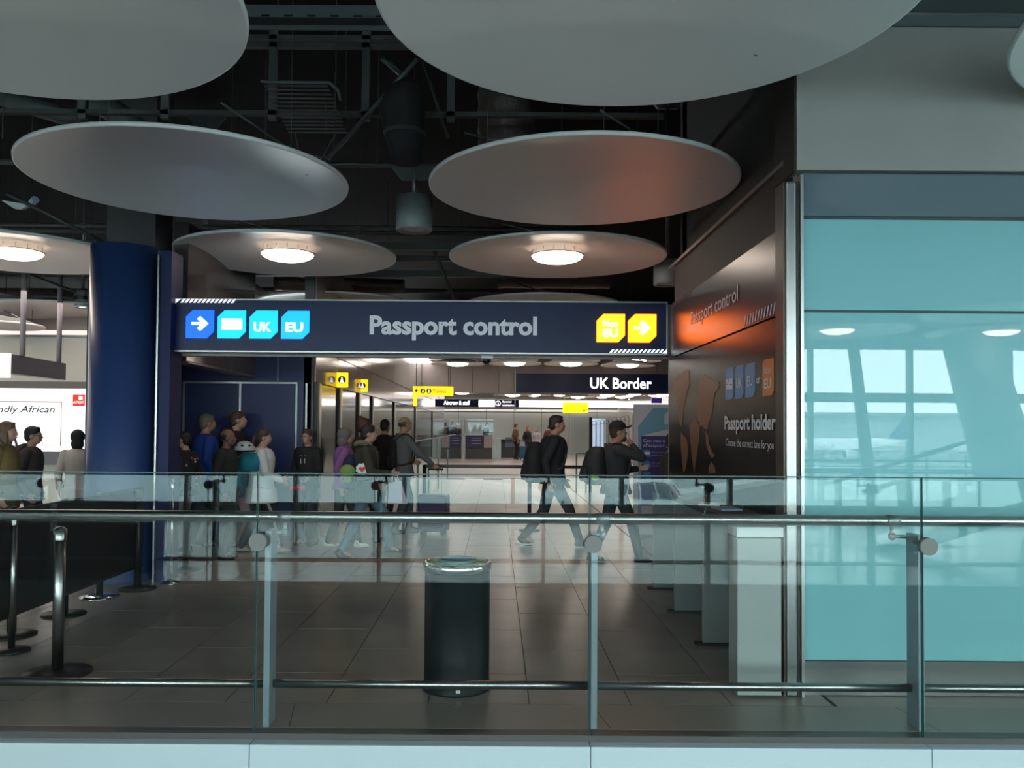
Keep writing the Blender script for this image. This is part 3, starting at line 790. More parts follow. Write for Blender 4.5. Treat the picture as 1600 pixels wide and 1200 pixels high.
# ================================================================== BALUSTRADES
def balustrade(y, d, xs, label, name='balustrade'):
    t = thing(name, (0, y, 0), label, 'balustrade')
    for a, b in zip(xs, xs[1:]):
        g = B(a+.003, b-.003, -.006*1, .006, -.02, 1.31).build('glass_pane', G_CLEAR, t)
        MB().box(a+.003, a+.0045, -.0065, .0065, -.02, 1.311).box(b-.0045, b-.003, -.0065, .0065, -.02, 1.311).box(a+.003, b-.003, -.0062, .0062, 1.306, 1.3115).build('pane_edge', G_EDGE, g)
    ST = M('blue grey steel', (.20, .26, .28), .4, .2)
    for x in xs:
        c = x+.035
        B(c-.016, c+.016, d*.075 if d > 0 else d*.20, d*.20 if d > 0 else d*.075, .001, 1.005).build('post', ST, t, bevel=.002)
        bo = MB().cyl((x+.015, -.012*d, .965), (x+.015, -.05*d, .965), .044, n=36).build('glass_clamp', M('clamp steel', (.17, .175, .17), .6, .2), t, smooth=True)
        MB().cyl((x+.015, -.012*d, .965), (x+.015, .09*d, .965), .018, n=16).build('bolt', STEELD, bo)
        # handrail bracket
        br = MB().cyl((c-.09 if x > .6 else c+.055, .20*d, .965), (c-.09 if x > .6 else c+.055, .20*d, 1.045), .011, n=10)
        cx = c-.09 if x > .6 else c+.055
        br.cyl((c, .17*d, .985), (cx, .20*d, .985), .009, n=8).ell((cx, .20*d, .985), (.022, .022, .022), 12, 8)
        br.cyl((cx-.035, .20*d, 1.068), (cx+.035, .20*d, 1.068), .0305, n=20)
        br.build('rail_bracket', STEELD, t, smooth=True)
    MB().cyl((xs[0], .20*d, 1.068), (xs[-1], .20*d, 1.068), .029, n=28).build('handrail', STEEL, t, smooth=True)
    for a, b in zip(xs, xs[1:]):
        MB().cyl((a+.06, .15*d, .20), (b+.01, .15*d, .20), .022, n=24).build('lower_rail', STEEL, t, smooth=True)
    return t
balustrade(4.25, 1, [-1.213+1.69*k for k in range(-3, 6)], 'glass balustrade with steel handrail and round clamps across the foreground')
balustrade(.20, -1, [-1.14-1.69*2-.0+1.655*k for k in range(-2, 9)], 'matching glass balustrade on the viewer side, seen mirrored in the glass')

# ================================================================== LITTER BIN
p = P(711, 1086, 4.83); bx_ = p.x
bn = thing('litter_bin', (bx_, 4.84+.17, 0), 'round black litter bin with chrome rim and green top', 'bin')
MB().lathe([(0, .0), (.205, .0), (.207, .012), (.199, .03), (.194, .05), (.194, .70), (.0, .70)], 56).build('body', M('bin black', (.008, .011, .013), .5, spec=.2), bn, smooth=True)
MB().lathe([(.197, .695), (.204, .705), (.205, .735), (.198, .748), (.188, .75), (.188, .70)], 56, close=True).build('rim', CHROME, bn, smooth=True)
MB().lathe([(.189, .742), (.178, .750), (.115, .752)], 56).build('green_top', M('bin green', (.05, .30, .06), .35), bn, smooth=True)
MB().lathe([(.115, .750), (.116, .762), (.108, .766), (.100, .756), (.09, .70), (.0, .66)], 48).build('funnel', M('funnel grey', (.16, .22, .25), .3), bn, smooth=True)
B(.006, .030, -.2075, -.203, .028, .042).build('label_sticker', WHITE, bn)
B(.013, .023, -.2085, -.2074, .032, .038).build('sticker_mark', BLACK, bn)
for a in (-.35, .15, .75):
    v = Vector((math.sin(a)*.15, -math.cos(a)*.15, .752))
    B(-.012, .012, -.012, .012, 0, .0012).build('pictogram', BLACK, bn, loc=v)

# ================================================================== QUEUE BARRIERS
def stanchion(x, y, label, h=.93, r=.032, rb=.17, mat=None, base=None):
    t = thing('stanchion', (x, y, 0), label, 'stanchion')
    MB().lathe([(0, .03), (rb*.45, .028), (rb, .012), (rb, 0), (0, 0)], 28).build('base', base or BLACK, t, smooth=True)
    MB().cyl((0, 0, .02), (0, 0, h), r, n=20).build('post', mat or BLACK, t, smooth=True)
    MB().lathe([(r*1.15, h-.07), (r*1.2, h-.005), (r*.5, h+.012), (0, h+.014)], 20).build('head', mat or BLACK, t, smooth=True)
    return t
p = P(87, 1052, 5.2); p0 = p.x
stanchion(p0, 5.22, 'large steel stanchion with dark base at the front left', h=.90, r=.034, rb=.20, mat=STEEL)
SL = [(-3.55, 6.15, 'black stanchion at the left end of the black banner'), (-3.52, 6.83, 'black stanchion below the banner, second from the front'),
      (-3.38, 7.9, 'black stanchion at the far end of the banner'), (-3.32, 8.95, 'black stanchion standing alone beyond the banner')]
for x, y, lb in SL: stanchion(x, y, lb)
stanchion(-3.56, 7.52, 'chrome based stanchion under the middle of the banner', mat=STEEL, base=CHROME)
stanchion(-3.18, 8.2, 'slim bright steel stanchion between the banner and the walkway', r=.014, rb=.10, mat=CHROME, base=CHROME, h=1.0)
stanchion(-3.30, 5.72, 'slim steel stanchion before the banner at the left edge', mat=STEEL, r=.022, rb=.12)
bnr = thing('queue_banner', (-3.44, 0, 0), 'long black fabric banner hung between the queue posts on the left', 'banner')
B(-.008, .008, 4.9, 8.12, .20, .93).build('fabric', M('banner fabric', (.010, .013, .014), .6), bnr)
for z in (.19, .935): MB().cyl((0, 4.9, z), (0, 8.14, z), .012, n=10).build('bar', BLACK, bnr)
t = thing('belt_barrier', (0, 12.6, 0), 'black belt barrier strung across the corridor behind the walking people', 'barrier')
xa, xb = XA(664, 12.6), XA(828, 12.6)
for x in (xa, xb, XA(1000, 12.6)):
    MB().cyl((x, 0, 0), (x, 0, .98), .03, n=16).build('post', BLACK, t, smooth=True)
    MB().lathe([(.16, 0), (.16, .012), (0, .03)], 24, (x, 0, 0)).build('base', BLACK, t)
B(xa, XA(1000, 12.6), -.003, .003, .935, .985).build('belt', BLACK, t)

# ================================================================== LEFT CONCOURSE
ad = thing('advert_lightbox', (0, AY-.06, 0), 'bright white illuminated advert reading African on the left concourse wall', 'advert')
ax = lambda px: XA(px, AY-.1, 650)
az = lambda py: ZA(py, AY-.1, 60)
ADW = M('lit advert', (1, 1, 1), .4, emit=1.15, ecol=(1, .97, .97))
B(-12, ax(137), -.04, .05, az(705), az(607)).build('screen', ADW, ad)
B(-12, ax(141), -.05, .05, az(606.5), az(596)).build('frame_top', M('ad frame', (.14, .14, .13), .4), ad)
B(-12, ax(141), -.05, .05, az(726), az(705.5)).build('frame_bottom', M('ad base', (.13, .14, .16), .3), ad)
PK = M('pale red line', (.35, .06, .09), .5)
for a in ((-11, ax(96.5), az(628.6), az(627.2)), (-11, ax(94.5), az(697), az(696.3))): B(a[0], a[1], -.045, -.04, a[2], a[3]).build('border', PK, ad)
B(ax(95.0), ax(96.4), -.045, -.04, az(697), az(628)).build('border', PK, ad)
RD = M('ad red', (.75, .04, .03), .5, emit=.35)
B(ax(113.5), ax(132.5), -.05, -.04, az(634), az(616)).build('logo', RD, ad)
B(ax(123), ax(129), -.054, -.05, az(624), az(618.5)).build('logo_mark', ADW, ad)
text('ATEST', ad, ADW, (ax(114.5), -.052, az(630)), UX, UZ, wd=ax(131.5)-ax(114.5), h=az(626.5)-az(630))
text('a friendly African', ad, M('thin print', (.03, .03, .04), .6), (ax(86), -.045, az(648)), UX, UZ, wd=ax(86)-ax(-42), h=az(634)-az(648), align='R', shear=.25, bold=.012)
arc = [(ax(-12+40*math.sin(k*PI/2/8)), -.05, az(702-41*math.cos(k*PI/2/8))) for k in range(9)]
MB().path(arc, .02, 6).build('printed_arc', BLACK, ad)
# hanging box sign
hx0, hx1 = XA(17, 10.6, 570), XA(103, 12.4, 570)
t = thing('hanging_box_sign', (0, 0, 0), 'grey backed box sign hanging on two rods at the left', 'sign')
a = P(16, 570, 10.6); b = P(103, 575, 12.2)
za, zb2 = P(16, 553, 10.6).z, P(16, 583, 10.6).z
mb = MB(); dv = (b-a).normalized(); nv = Vector((dv.y, -dv.x, 0)).normalized()
mb.add([(a.x, a.y, zb2), (b.x, b.y, zb2), (b.x+nv.x*-.15, b.y+nv.y*-.15, zb2), (a.x+nv.x*-.15, a.y+nv.y*-.15, zb2),
        (a.x, a.y, za), (b.x, b.y, za), (b.x+nv.x*-.15, b.y+nv.y*-.15, za), (a.x+nv.x*-.15, a.y+nv.y*-.15, za)],
       [(0, 3, 2, 1), (4, 5, 6, 7), (0, 1, 5, 4), (1, 2, 6, 5), (2, 3, 7, 6), (3, 0, 4, 7)])
mb.build('sign_box', M('mauve grey', (.17, .16, .19), .5), t)
for f in (.12, .78):
    c = a.lerp(b, f); MB().cyl((c.x, c.y+.1, za), (c.x, c.y+.1, 3.7), .035, n=12).build('rod', M('rod grey', (.28, .26, .28), .4), t, smooth=True)
tag(B(-8.2, XA(15, 10.3, 570), 10.25, 10.33, P(16, 590, 10.3).z, P(10, 552, 10.3).z).build('light_panel', M('bright panel', (1, 1, 1), .4, emit=1.3)), 'glowing white panel cut off at the left edge', 'light panel')

# ================================================================== CORRIDOR SIGNS
def board(name, px0, px1, py0, py1, Y, mat, label, th=.08, rods=True):
    a, b = P(px0, py1, Y), P(px1, py0, Y)
    t = thing(name, (0, Y, 0), label, 'sign')
    B(a.x, b.x, 0, th, a.z, b.z).build('board', mat, t)
    if rods:
        for x in (a.x+.08*(b.x-a.x), b.x-.08*(b.x-a.x)): MB().cyl((x, th/2, b.z), (x, th/2, 4.0 if Y < 26 else b.z+.7), .006, n=6).build('rod', STEELD, t)
    return t, a, b
DK = M('sign brown ink', (.05, .03, .005), .5)
t, a, b = board('toilets_sign', 645, 708, 604, 618, 17.0, YEL, 'yellow Toilets sign with left arrow and two figures')
W_, H2 = b.x-a.x, b.z-a.z
text('Toilets', t, M('sign ink', (.06, .03, .005), .5), (a.x+W_*.49, -.002, a.z+H2*.30), UX, UZ, wd=W_*.34, h=H2*.42)
MB().prism([(-x, y) for x, y in ((0, .4), (.5, .4), (.35, .15), (.55, .15), (1, .5), (.55, .85), (.35, .85), (.5, .6), (0, .6))][::-1], (a.x+W_*.15, 0, a.z+H2*.3), UX*.09, UZ*.09, (0, -1, 0), .003).build('arrow', DK, t)
for k in (.25, .40):
    MB().cyl((a.x+W_*k, -.004, a.z+H2*.5), (a.x+W_*k, 0, a.z+H2*.5), H2*.27, n=24).build('pictogram', DK, t)
    MB().ell((a.x+W_*k, -.006, a.z+H2*.48), (H2*.07, .003, H2*.19), 10, 6).build('figure', LTX, t)
B(a.x, a.x+W_*.09, .1, .16, P(650, 634, 17).z, a.z).build('side_blade', YEL, t)
t, a, b = board('staff_sign', 679.5, 748, 624, 635.5, 30.0, NAVYS, 'navy sign reading Aircrew & staff', rods=True)
text('Aircrew & staff', t, LTX, ((a.x+b.x)/2, -.004, a.z+.07), UX, UZ, wd=(b.x-a.x)*.60, h=(b.z-a.z)*.58, align='C', bold=.03)
t, a, b = board('assistance_sign', 773, 811, 625, 636, 30.0, NAVYS, 'small navy Special assistance sign with wheelchair roundel')
text('Special', t, LTX, (a.x+.27*(b.x-a.x)+.03, -.004, a.z+.14), UX, UZ, wd=(b.x-a.x)*.38, h=(b.z-a.z)*.36, bold=.02)
text('assistance', t, LTX, (a.x+.27*(b.x-a.x)+.03, -.004, a.z+.03), UX, UZ, wd=(b.x-a.x)*.56, h=(b.z-a.z)*.28, bold=.02)
c = (a.x+.14*(b.x-a.x), (a.z+b.z)/2)
MB().lathe([(.095, -.004), (.075, -.006), (.075, 0)], 24, (c[0], 0, c[1]), 'Y').build('roundel', LTX, t)
MB().ell((c[0], -.004, c[1]+.03), (.015, .003, .015), 8, 6).prism([(-.02, -.05), (.04, -.05), (.01, .02), (-.01, .02)], (c[0], 0, c[1]), UX, UZ, (0, -1, 0), .004).build('wheelchair_symbol', LTX, t)
t, a, b = board('yellow_sign', 879.5, 919, 629, 645, 34.0, M('far yellow sign', (.9, .8, .0), .4, emit=1.0, ecol=(1, .86, .0)), 'plain bright yellow far sign above the dark jacketed man')
B(b.x-.2, b.x-.13, -.004, 0, a.z+.05, a.z+.13).build('symbol', DK, t)
B(b.x-.07, b.x-.03, -.004, 0, a.z+.12, a.z+.18).build('symbol', DK, t)
t, a, b = board('purple_screen', 1018, 1034, 622, 630, 28.0, M('purple screen', (.05, .03, .25), .4, emit=.35), 'small purple screen above the banner stand')
# blade signs on the corridor wall
for px0, px1, py0, py1, Y, lb in ((525, 543.5, 582, 605, 12.72, 'nearer yellow toilet blade sign on the corridor wall'), (559, 574, 593, 612, 15.0, 'farther yellow toilet blade sign on the corridor wall')):
    a, b = P(px0, py1, Y), P(px1, py0, Y)
    t = thing('blade_sign', (0, Y, 0), lb, 'sign')
    B(a.x, b.x, 0, .05, a.z, b.z).build('board', YEL, t, bevel=.006)
    c = ((a.x+b.x)/2, (a.z+b.z)/2); r = (b.x-a.x)*.33
    MB().cyl((c[0], -.003, c[1]), (c[0], 0, c[1]), r, n=28).build('roundel', DK, t)
    MB().ell((c[0], -.005, c[1]+r*.55), (r*.2, .002, r*.2), 10, 6).prism([(-.5*r, -.75*r), (.5*r, -.75*r), (.18*r, .35*r), (-.18*r, .35*r)], (c[0], -.002, c[1]), UX, UZ, (0, -1, 0), .003).build('figure', LTX, t)
# border sign on the header
ub = thing('border_sign', (0, HY-.12, 0), 'dark navy UK Border sign on the taupe header', 'sign')
a, b = P(806, 612.5, HY-.12), P(1050, 585, HY-.12)
B(a.x, 7, 0, .1, a.z, b.z).build('board', NAVYS, ub)
B(a.x-.04, a.x, -.01, .1, a.z-.6, b.z+.3).build('hanger', STEELD, ub)
p1, p2 = P(922, 607.5, HY-.12), P(1018.5, 591, HY-.12)
text('UK Border', ub, LTX, (p1.x, -.006, p1.z), UX, UZ, wd=p2.x-p1.x, h=p2.z-p1.z, bold=.022)

# ================================================================== BANNER STAND
BY = 12.0
a, b = P(990, 800, BY), P(1060, 632, BY)
bs = thing('banner_stand', (0, BY, 0), 'tall pale banner stand asking Can you use ePassport gates, by the poster wall', 'banner')
B(a.x, b.x, 0, .04, .03, b.z).build('panel', M('banner pale', (.55, .52, .56), .5), bs)
B(a.x, b.x, -.06, .10, 0, .03).build('base', STEELD, bs)
def bp(px, py, d=.003): v = P(px, py, BY); return (v.x, -d, v.z)
def bpoly(nm, pts, mat, d=.003):
    vs = [bp(x, y, d) for x, y in pts]; return MB().add(vs, [tuple(range(len(vs)))]).build(nm, mat, bs)
bpoly('print', [(1021, 637), (1060, 637), (1060, 667), (1002, 681), (1002, 820), (997, 820), (997, 666)], M('banner blue', (.16, .34, .45), .5), .002)
bpoly('print', [(1038, 648), (1043, 643), (1060, 643), (1060, 662), (1038, 662)], M('banner pale'), .004)
bpoly('print', [(1002, 681), (1060, 681), (1060, 790), (1002, 790)], M('banner purple', (.05, .035, .16), .5), .004)
for (px, py) in ((1005, 703), (1005, 720), (1005, 737)):
    bpoly('icon', [(px, py), (px+9, py), (px+12, py+3), (px+12, py+11), (px+3, py+11), (px, py+8)], M('icon blue', (.05, .22, .45), .5), .006)
bpoly('icon', [(1007, 706), (1015, 706), (1015, 710), (1007, 710)], WHITE, .008)
BT = M('banner text', (.50, .50, .62), .5)
def bt(s, px, py, wpx, hpx, bold=.0): 
    v = bp(px, py); text(s, bs, BT, (v[0], -.007, v[2]), UX, UZ, wd=wpx/F*BY, h=hpx/F*BY, bold=bold)
bt('Can you use', 1004.5, 692.5, 42, 6.5, .01); bt('ePassport gates?', 1004.5, 698.5+1, 56, 6.5, .01)
bt('12+', 1007, 729, 8, 5); bt('Does your passport', 1019, 708.5, 36, 3); bt('have this symbol', 1019, 713, 34, 3)
bt('Are you 12 or over', 1019, 725, 36, 3); bt("don't use if you are", 1019, 729.5, 36, 3)

# ================================================================== FAR DESKS
def desk(px0, px1, side, label, sx):
    Y = 41.0; a, b = P(px0, 717, Y), P(px1, 681, Y)
    t = thing('passport_desk', (0, Y, 0), label, 'desk')
    B(a.x, b.x, 0, .9, 0, 1.1).build('body', M('desk grey', (.05, .055, .06), .4), t)
    B(a.x-.02, b.x+.02, -.03, .93, 1.1, 1.16).build('desk_top', M('desk grey'), t)
    w_ = (b.x-a.x)
    x0, x1 = (a.x, a.x+w_*.30) if sx < 0 else (b.x-w_*.30, b.x)
    B(x0, x1, -.04, 0, .55, 1.15).build('side_panel', M('desk taupe', (.30, .25, .24), .5), t)
    x0, x1 = (a.x+w_*.30, b.x) if sx < 0 else (a.x, b.x-w_*.30)
    B(x0, x1, -.04, 0, .55, 1.15).build('notice_panel', M('notice navy', (.02, .02, .07), .4), t)
    for z in (1.0, .88, .74): B(x0+.35*(x1-x0), x0+.85*(x1-x0), -.05, -.04, z, z+.035).build('print_line', M('notice print', (.25, .26, .34), .5), t)
    B(a.x-.05, b.x+.05, -.06, -.05, 1.16, 1.95).build('screen_glass', G_WIN, t)
    B((b.x if sx < 0 else a.x)-.03, (b.x if sx < 0 else a.x)+.03, -.08, 0, 0, 1.95).build('screen_post', STEEL, t)
    return t
desk(679.5, 722, 0, 'left far passport desk with navy notice panel', -1)
desk(726, 769, 0, 'right far passport desk with navy notice panel', 1)
t = thing('kiosk', (XA(797, 43), 43, 0), 'dark blue kiosk right of the far passport desks', 'kiosk')
B(-.5, .5, 0, .6, 0, .9).build('body', M('kiosk dark', (.04, .045, .06), .4), t); B(-.25, .3, -.03, 0, .55, 1.05).build('screen', M('kiosk screen', (.10, .15, .20), .3), t)
B(-.55, .55, -.2, .02, .9, .95).build('shelf', M('kiosk dark'), t)
for k, px in enumerate((773, 780)):
    tag(B(-.1, .1, 0, 1.2, 0, 1.0).build('gate_pillar', STEEL, loc=(XA(px, 41), 41, 0)), ('steel gate pillar beside the right far desk', 'steel gate pillar next to the dark blue kiosk')[k], 'gate')
# e-gate frames on the right, beyond the cap man
t = thing('gate_row', (0, 36, 0), 'row of arched pale gates far behind the man in the cap', 'gates')
for k in range(11):
    px = 925+6.4*k; x = XA(px, 36); top = 660-1.1*k
    B(x-.02, x+.02, 0, .05, 0, ZA(top, 36)).build('gate_post', M('gate grey', (.20, .20, .21), .4), t)
    MB().lathe([(.085, 0), (.10, 0), (.10, .04), (.085, .04)], 16, (x+.09, 0, ZA(top, 36)), 'Y', close=True).build('gate_arch', M('gate grey'), t)
B(XA(925, 36.2), XA(946, 36.2), .2, .25, .5, ZA(653, 36)).build('lit_panel', M('gate lit', (.5, .65, .8), .4, emit=.5, ecol=(.45, .65, .95)), t)
# glass screen along the corridor
t = thing('glass_screen', (XA(642, 14.2), 0, 0), 'low glass screen running down the corridor beside the pulled case', 'screen')
gy = [13.2, 15.5, 18, 21, 25, 29.5]
for a, b in zip(gy, gy[1:]):
    B(-.006, .006, a+.01, b-.01, .05, 1.28).build('pane', G_CLEAR, t)
    B(-.02, .02, a-.02, a+.02, 0, .9).build('post', STEELD, t)
MB().box(-.012, .012, 13.2, 29.5, 1.28, 1.30).build('cap_rail', STEELD, t)
# dark glazed door on the right far part
t = thing('glass_partition', (0, 20, 0), 'tall dark framed glass partition behind the two walking men', 'partition')
x = XA(923, 20); B(x-.035, x+.035, 0, .05, 0, ZA(651, 20)).build('post', BLACK, t)
B(XA(893, 20), x, .02, .03, .1, ZA(651, 20)).build('pane', G_WIN, t)
for px in (901, 916): 
    x = XA(px, 20); B(x-.02, x+.02, -.02, .02, 0, .95).build('gate_post', STEEL, t)
B(XA(901, 20), XA(916, 20), -.02, .02, .93, .97).build('gate_bar', STEEL, t)

# ================================================================== ADDED FILL LIGHTS OF THE HALL
def area(x, y, z, sx, sy, power, col, name):
    L = bpy.data.lights.new(name, 'AREA'); L.shape = 'RECTANGLE'; L.size = sx; L.size_y = sy; L.energy = power; L.color = col
    o = bpy.data.objects.new(name, L); COL.objects.link(o); o.location = (x, y, z)
    return o
WARM = (1, .86, .78)
area(1.8, 21, 3.9, 4, 7, 60, WARM, 'corridor_fill')  # added fill panel brightening the corridor, not a fixture
area(0.5, 32, 3.05, 9, 7, 90, WARM, 'inner_hall_fill')  # added fill for the hall beyond the header
area(0.5, 42, 3.05, 10, 7, 260, WARM, 'far_hall_fill')  # added fill to brighten the far end of the hall
area(-8.3, 11.8, 3.3, 5, 3, 120, WARM, 'concourse_fill')  # added warm fill over the left concourse

# ================================================================== PEOPLE
SKINS = {'light': M('light skin', (.42, .24, .17), .55), 'brown': M('brown skin', (.16, .075, .045), .55)}
def C(name, col, rough=.85, **k): return M('cloth '+name, col, rough, bump=(90, .15), **k)
def hairm(name, col): return M('hair '+name, col, .6, bump=(70, .5))
H_BR = hairm('brown', (.055, .03, .018)); H_DK = hairm('dark', (.012, .009, .008)); H_BL = hairm('blond grey', (.22, .17, .11)); H_GY = hairm('grey brown', (.09, .07, .055)); H_GI = hairm('ginger', (.22, .07, .025))
def remesh(o, vox, it=3, fac=.5):
    m = o.modifiers.new('remesh', 'REMESH'); m.mode = 'VOXEL'; m.voxel_size = vox; m.use_smooth_shade = True
    s_ = o.modifiers.new('smooth', 'SMOOTH'); s_.factor = fac; s_.iterations = it
    return o
def ik(a, b, l1, l2, hint):
    a = Vector(a); b = Vector(b); d = b-a; L_ = d.length
    if L_ > (l1+l2)*.995: b = a+d*((l1+l2)*.995/L_); d = b-a; L_ = d.length
    L_ = max(L_, abs(l1-l2)+.01)
    k = (l1*l1-l2*l2+L_*L_)/(2*L_); h = math.sqrt(max(0, l1*l1-k*k))
    dn = d.normalized(); hn = Vector(hint); hn = (hn-dn*hn.dot(dn)).normalized()
    return a+dn*k+hn*h, b
def hand(mb, wrist, elbow, palm_n, side, curl=.5, n=8):
    d = (wrist-elbow).normalized(); nrm = Vector(palm_n); nrm = (nrm-d*nrm.dot(d)).normalized(); sd = d.cross(nrm)*side
    c = wrist+d*.045
    q_ = Matrix((sd, nrm, d)).transposed()
    mb.loft([(wrist-d*.01, .026, .018, q_), (wrist+d*.03, .036, .015, q_), (wrist+d*.085, .040, .013, q_), (wrist+d*.095, .034, .010, q_)], 12)
    for k, (off, ln) in enumerate(((.030, .068), (.010, .076), (-.010, .070), (-.029, .054))):
        p0 = wrist+d*.085+sd*off; dr = d; p = p0; r = .0088
        for j in range(3):
            a = curl*(.45+.35*j)
            dr = (d*math.cos(a*(j+1)*.7)+nrm*math.sin(a*(j+1)*.7)).normalized()
            q2 = p+dr*ln*(.45, .32, .23)[j]; mb.cap(p, q2, r, r*.9, 7); p = q2; r *= .9
    p = wrist+d*.025+sd*.032; q2 = p+(d*.6+sd*.65+nrm*.3).normalized()*.036; q3 = q2+(d*.85+sd*.15+nrm*.45).normalized()*.032
    mb.cap(p, q2, .012, .010, 7); mb.cap(q2, q3, .010, .008, 7)

def person(label, x, y, rz, H, top, legs, skin='light', hair=('short', H_BR), stride=.0, lead=1, lean=0, turn=0, nod=0, hands=None,
           hem=.84, res=.011, shoes=BLACK, slim=1.0, sole=None, sleeve=True, rl=None, extra=None, z0=0, group=None, flare=0, stripes=None, lift=0.0, bend=None):
    """rz = direction faced, degrees, 0 = away from camera (+y), -90 = to the right of the picture"""
    s_ = H/1.75
    t = thing('person', (x, y, z0), label, 'person', rz=R(rz), group=group)
    t.scale = (s_, s_, s_)
    mres = max(res, .010)
    a_f = stride/2
    foot = {1: Vector((.095, a_f*lead, .075)), -1: Vector((-.095, -a_f*lead, .075+lift))}     # ankles; 1 = right side (+x)
    drop = .905-min(.905, math.sqrt(max(.01, .862**2-(a_f)**2))+.075-.0)
    pz_ = .925-max(0, drop)-.01
    hip = {k: Vector((k*.09, 0, pz_)) for k in (1, -1)}
    L_ = math.radians(lean)
    def up(h, fw=0, sx=0):                  # point of the leaning trunk, h above the pelvis
        return Vector((sx, math.sin(L_)*h+math.cos(L_)*fw, pz_+math.cos(L_)*h-math.sin(L_)*fw))
    TM = Matrix.Rotation(-L_, 3, 'X')
    body = MB()
    # trunk
    prof = [(-.06, .13, .10), (.0, .155, .112), (.08, .145, .10), (.16, .13, .095), (.28, .15, .11), (.40, .172, .115), (.475, .165, .10), (.525, .10, .075), (.56, .06, .06)]
    prof = [(h, a*slim, b*slim*1.12) for h, a, b in prof]
    body.loft([(up(h), a*.88, b*.88, TM) for h, a, b in prof], 16)
    nb = up(.53, -.005); hc = up(.688, .03)
    hc.z -= .012*abs(nod)/20
    body.cap(nb, hc+Vector((0, -.02, -.06)), .052, .05, 10)
    HR = Matrix.Rotation(R(turn), 3, 'Z') @ Matrix.Rotation(-R(nod)-L_*.3, 3, 'X')
    def hd(a, b, c): return hc+HR @ Vector((a, b, c))
    body.ell(hd(0, -.008, .025), (.074, .094, .092), 16, 12, HR)
    body.ell(hd(0, .022, -.040), (.056, .068, .072), 14, 10, HR)
    body.ell(hd(0, .052, -.082), (.026, .024, .020), 10, 8, HR)
    body.ell(hd(0, .078, .022), (.045, .016, .010), 10, 6, HR)
    body.cyl(hd(0, .078, .016), hd(0, .104, -.026), .008, .015, 8); body.ell(hd(0, .097, -.028), (.017, .012, .011), 8, 6, HR)
    body.ell(hd(0, .084, -.058), (.022, .012, .012), 8, 6, HR)
    for k in (1, -1):
        body.ell(hd(k*.074, -.005, -.008), (.010, .018, .030), 8, 8, HR)
        body.ell(hd(k*.038, .062, -.022), (.022, .022, .020), 8, 6, HR)
    # arms
    sh = {k: up(.475, -.01, k*.175*slim) for k in (1, -1)}
    hands = hands or {}
    el = {}; wr = {}
    for k in (1, -1):
        tgt = hands.get(k)
        hint = (k*.35, -1, -.15) if not tgt or len(tgt) == 3 else tgt[3:]
        tgt = Vector(tgt[:3]) if tgt else sh[k]+Vector((k*.05, .05+.12*lead*(-k)*(1 if stride else 0), -.50))
        e, w2 = ik(sh[k], tgt, .285, .255, hint); el[k], wr[k] = e, w2
        body.cap(sh[k]+Vector((-k*.03, 0, -.01)), e, .036, .034, 10); body.cap(e, w2, .034, .026, 10)
        hand(body, w2, e, (-k*1.0, .25, .1), k, .7)
    # legs
    kn = {}; an = {}
    for k in (1, -1):
        kk, a = ik(hip[k], foot[k], .435, .43, (0, 1, 0)); kn[k], an[k] = kk, a
        body.cap(hip[k], kk, .080, .052, 12); body.cap(kk, a, .050, .036, 12)
        body.cap(a, a+Vector((0, .11, -.045)), .036, .025, 10)
    bo = remesh(body.build('body', SKINS[skin], t), res, 2, .4)
    # face details
    if res < .02:
        for k in (1, -1):
            MB().ell(hd(k*.031, .083, .004), (.013, .008, .007), 10, 6, HR).build('eye', M('eye white', (.6, .58, .55), .3), t, smooth=True)
            MB().ell(hd(k*.031, .0885, .004), (.006, .004, .006), 8, 6, HR).build('iris', M('iris', (.02, .012, .01), .3), t, smooth=True)
            MB().ell(hd(k*.031, .090, .024), (.018, .005, .004), 8, 5, HR).build('eyebrow', hair[1], t, smooth=True)
        MB().ell(hd(0, .0955, -.058), (.020, .005, .006), 10, 6, HR).build('lips', M('lips', (.30, .11, .10), .5), t, smooth=True)
    # garments
    j = MB(); fl = .016
    hz = hem-pz_
    rings = []
    for h, a, b in prof:
        if h < hz-.01 or h > .54: continue
        rings.append((up(h, 0), a+fl+.004, b+fl+.010, TM))
    lowest = prof[1]
    rings = [(up(hz-.0, 0), lowest[1]+fl+.012+flare, lowest[2]+fl+.022+flare, TM)]+rings
    if hz < -.02: rings.insert(1, (up(-.01), lowest[1]+fl+.012+flare*.4, lowest[2]+fl+.02+flare*.4, TM))
    rings.append((up(.555, -.004), .066, .062, TM))
    j.loft(rings, 20)
    for k in (1, -1):
        j.cap(sh[k]+Vector((-k*.02, 0, -.005)), el[k], .072, .057, 12)
        if sleeve: j.cap(el[k], el[k]+(wr[k]-el[k])*.93, .054, .040, 12)
    remesh(j.build('jacket', top, t), mres+.001, 4)
    tr = MB()
    tr.loft([(Vector((0, 0, pz_-.09)), .15, .11, None), (Vector((0, 0, pz_)), .172*slim, .128*slim, None), (Vector((0, 0, pz_+.10)), .155*slim, .112*slim, None)], 16)
    for k in (1, -1):
        tr.cap(hip[k], kn[k], .096, .070, 12); tr.cap(kn[k], an[k]+Vector((0, 0, .015)), .070, .053, 12)
    remesh(tr.build('trousers', legs, t), mres+.001, 4)
    if stripes:
        for k in (1, -1):
            for dd in (-.014, 0, .014):
                mb = MB(); o_ = Vector((k*.102, dd, 0)); mb.cyl(hip[k]+o_, kn[k]+Vector((k*.076, dd, 0)), .003, n=5)
                mb.cyl(kn[k]+Vector((k*.076, dd, 0)), an[k]+Vector((k*.058, dd, .0)), .003, n=5)
                mb.build('side_stripe', stripes, t)
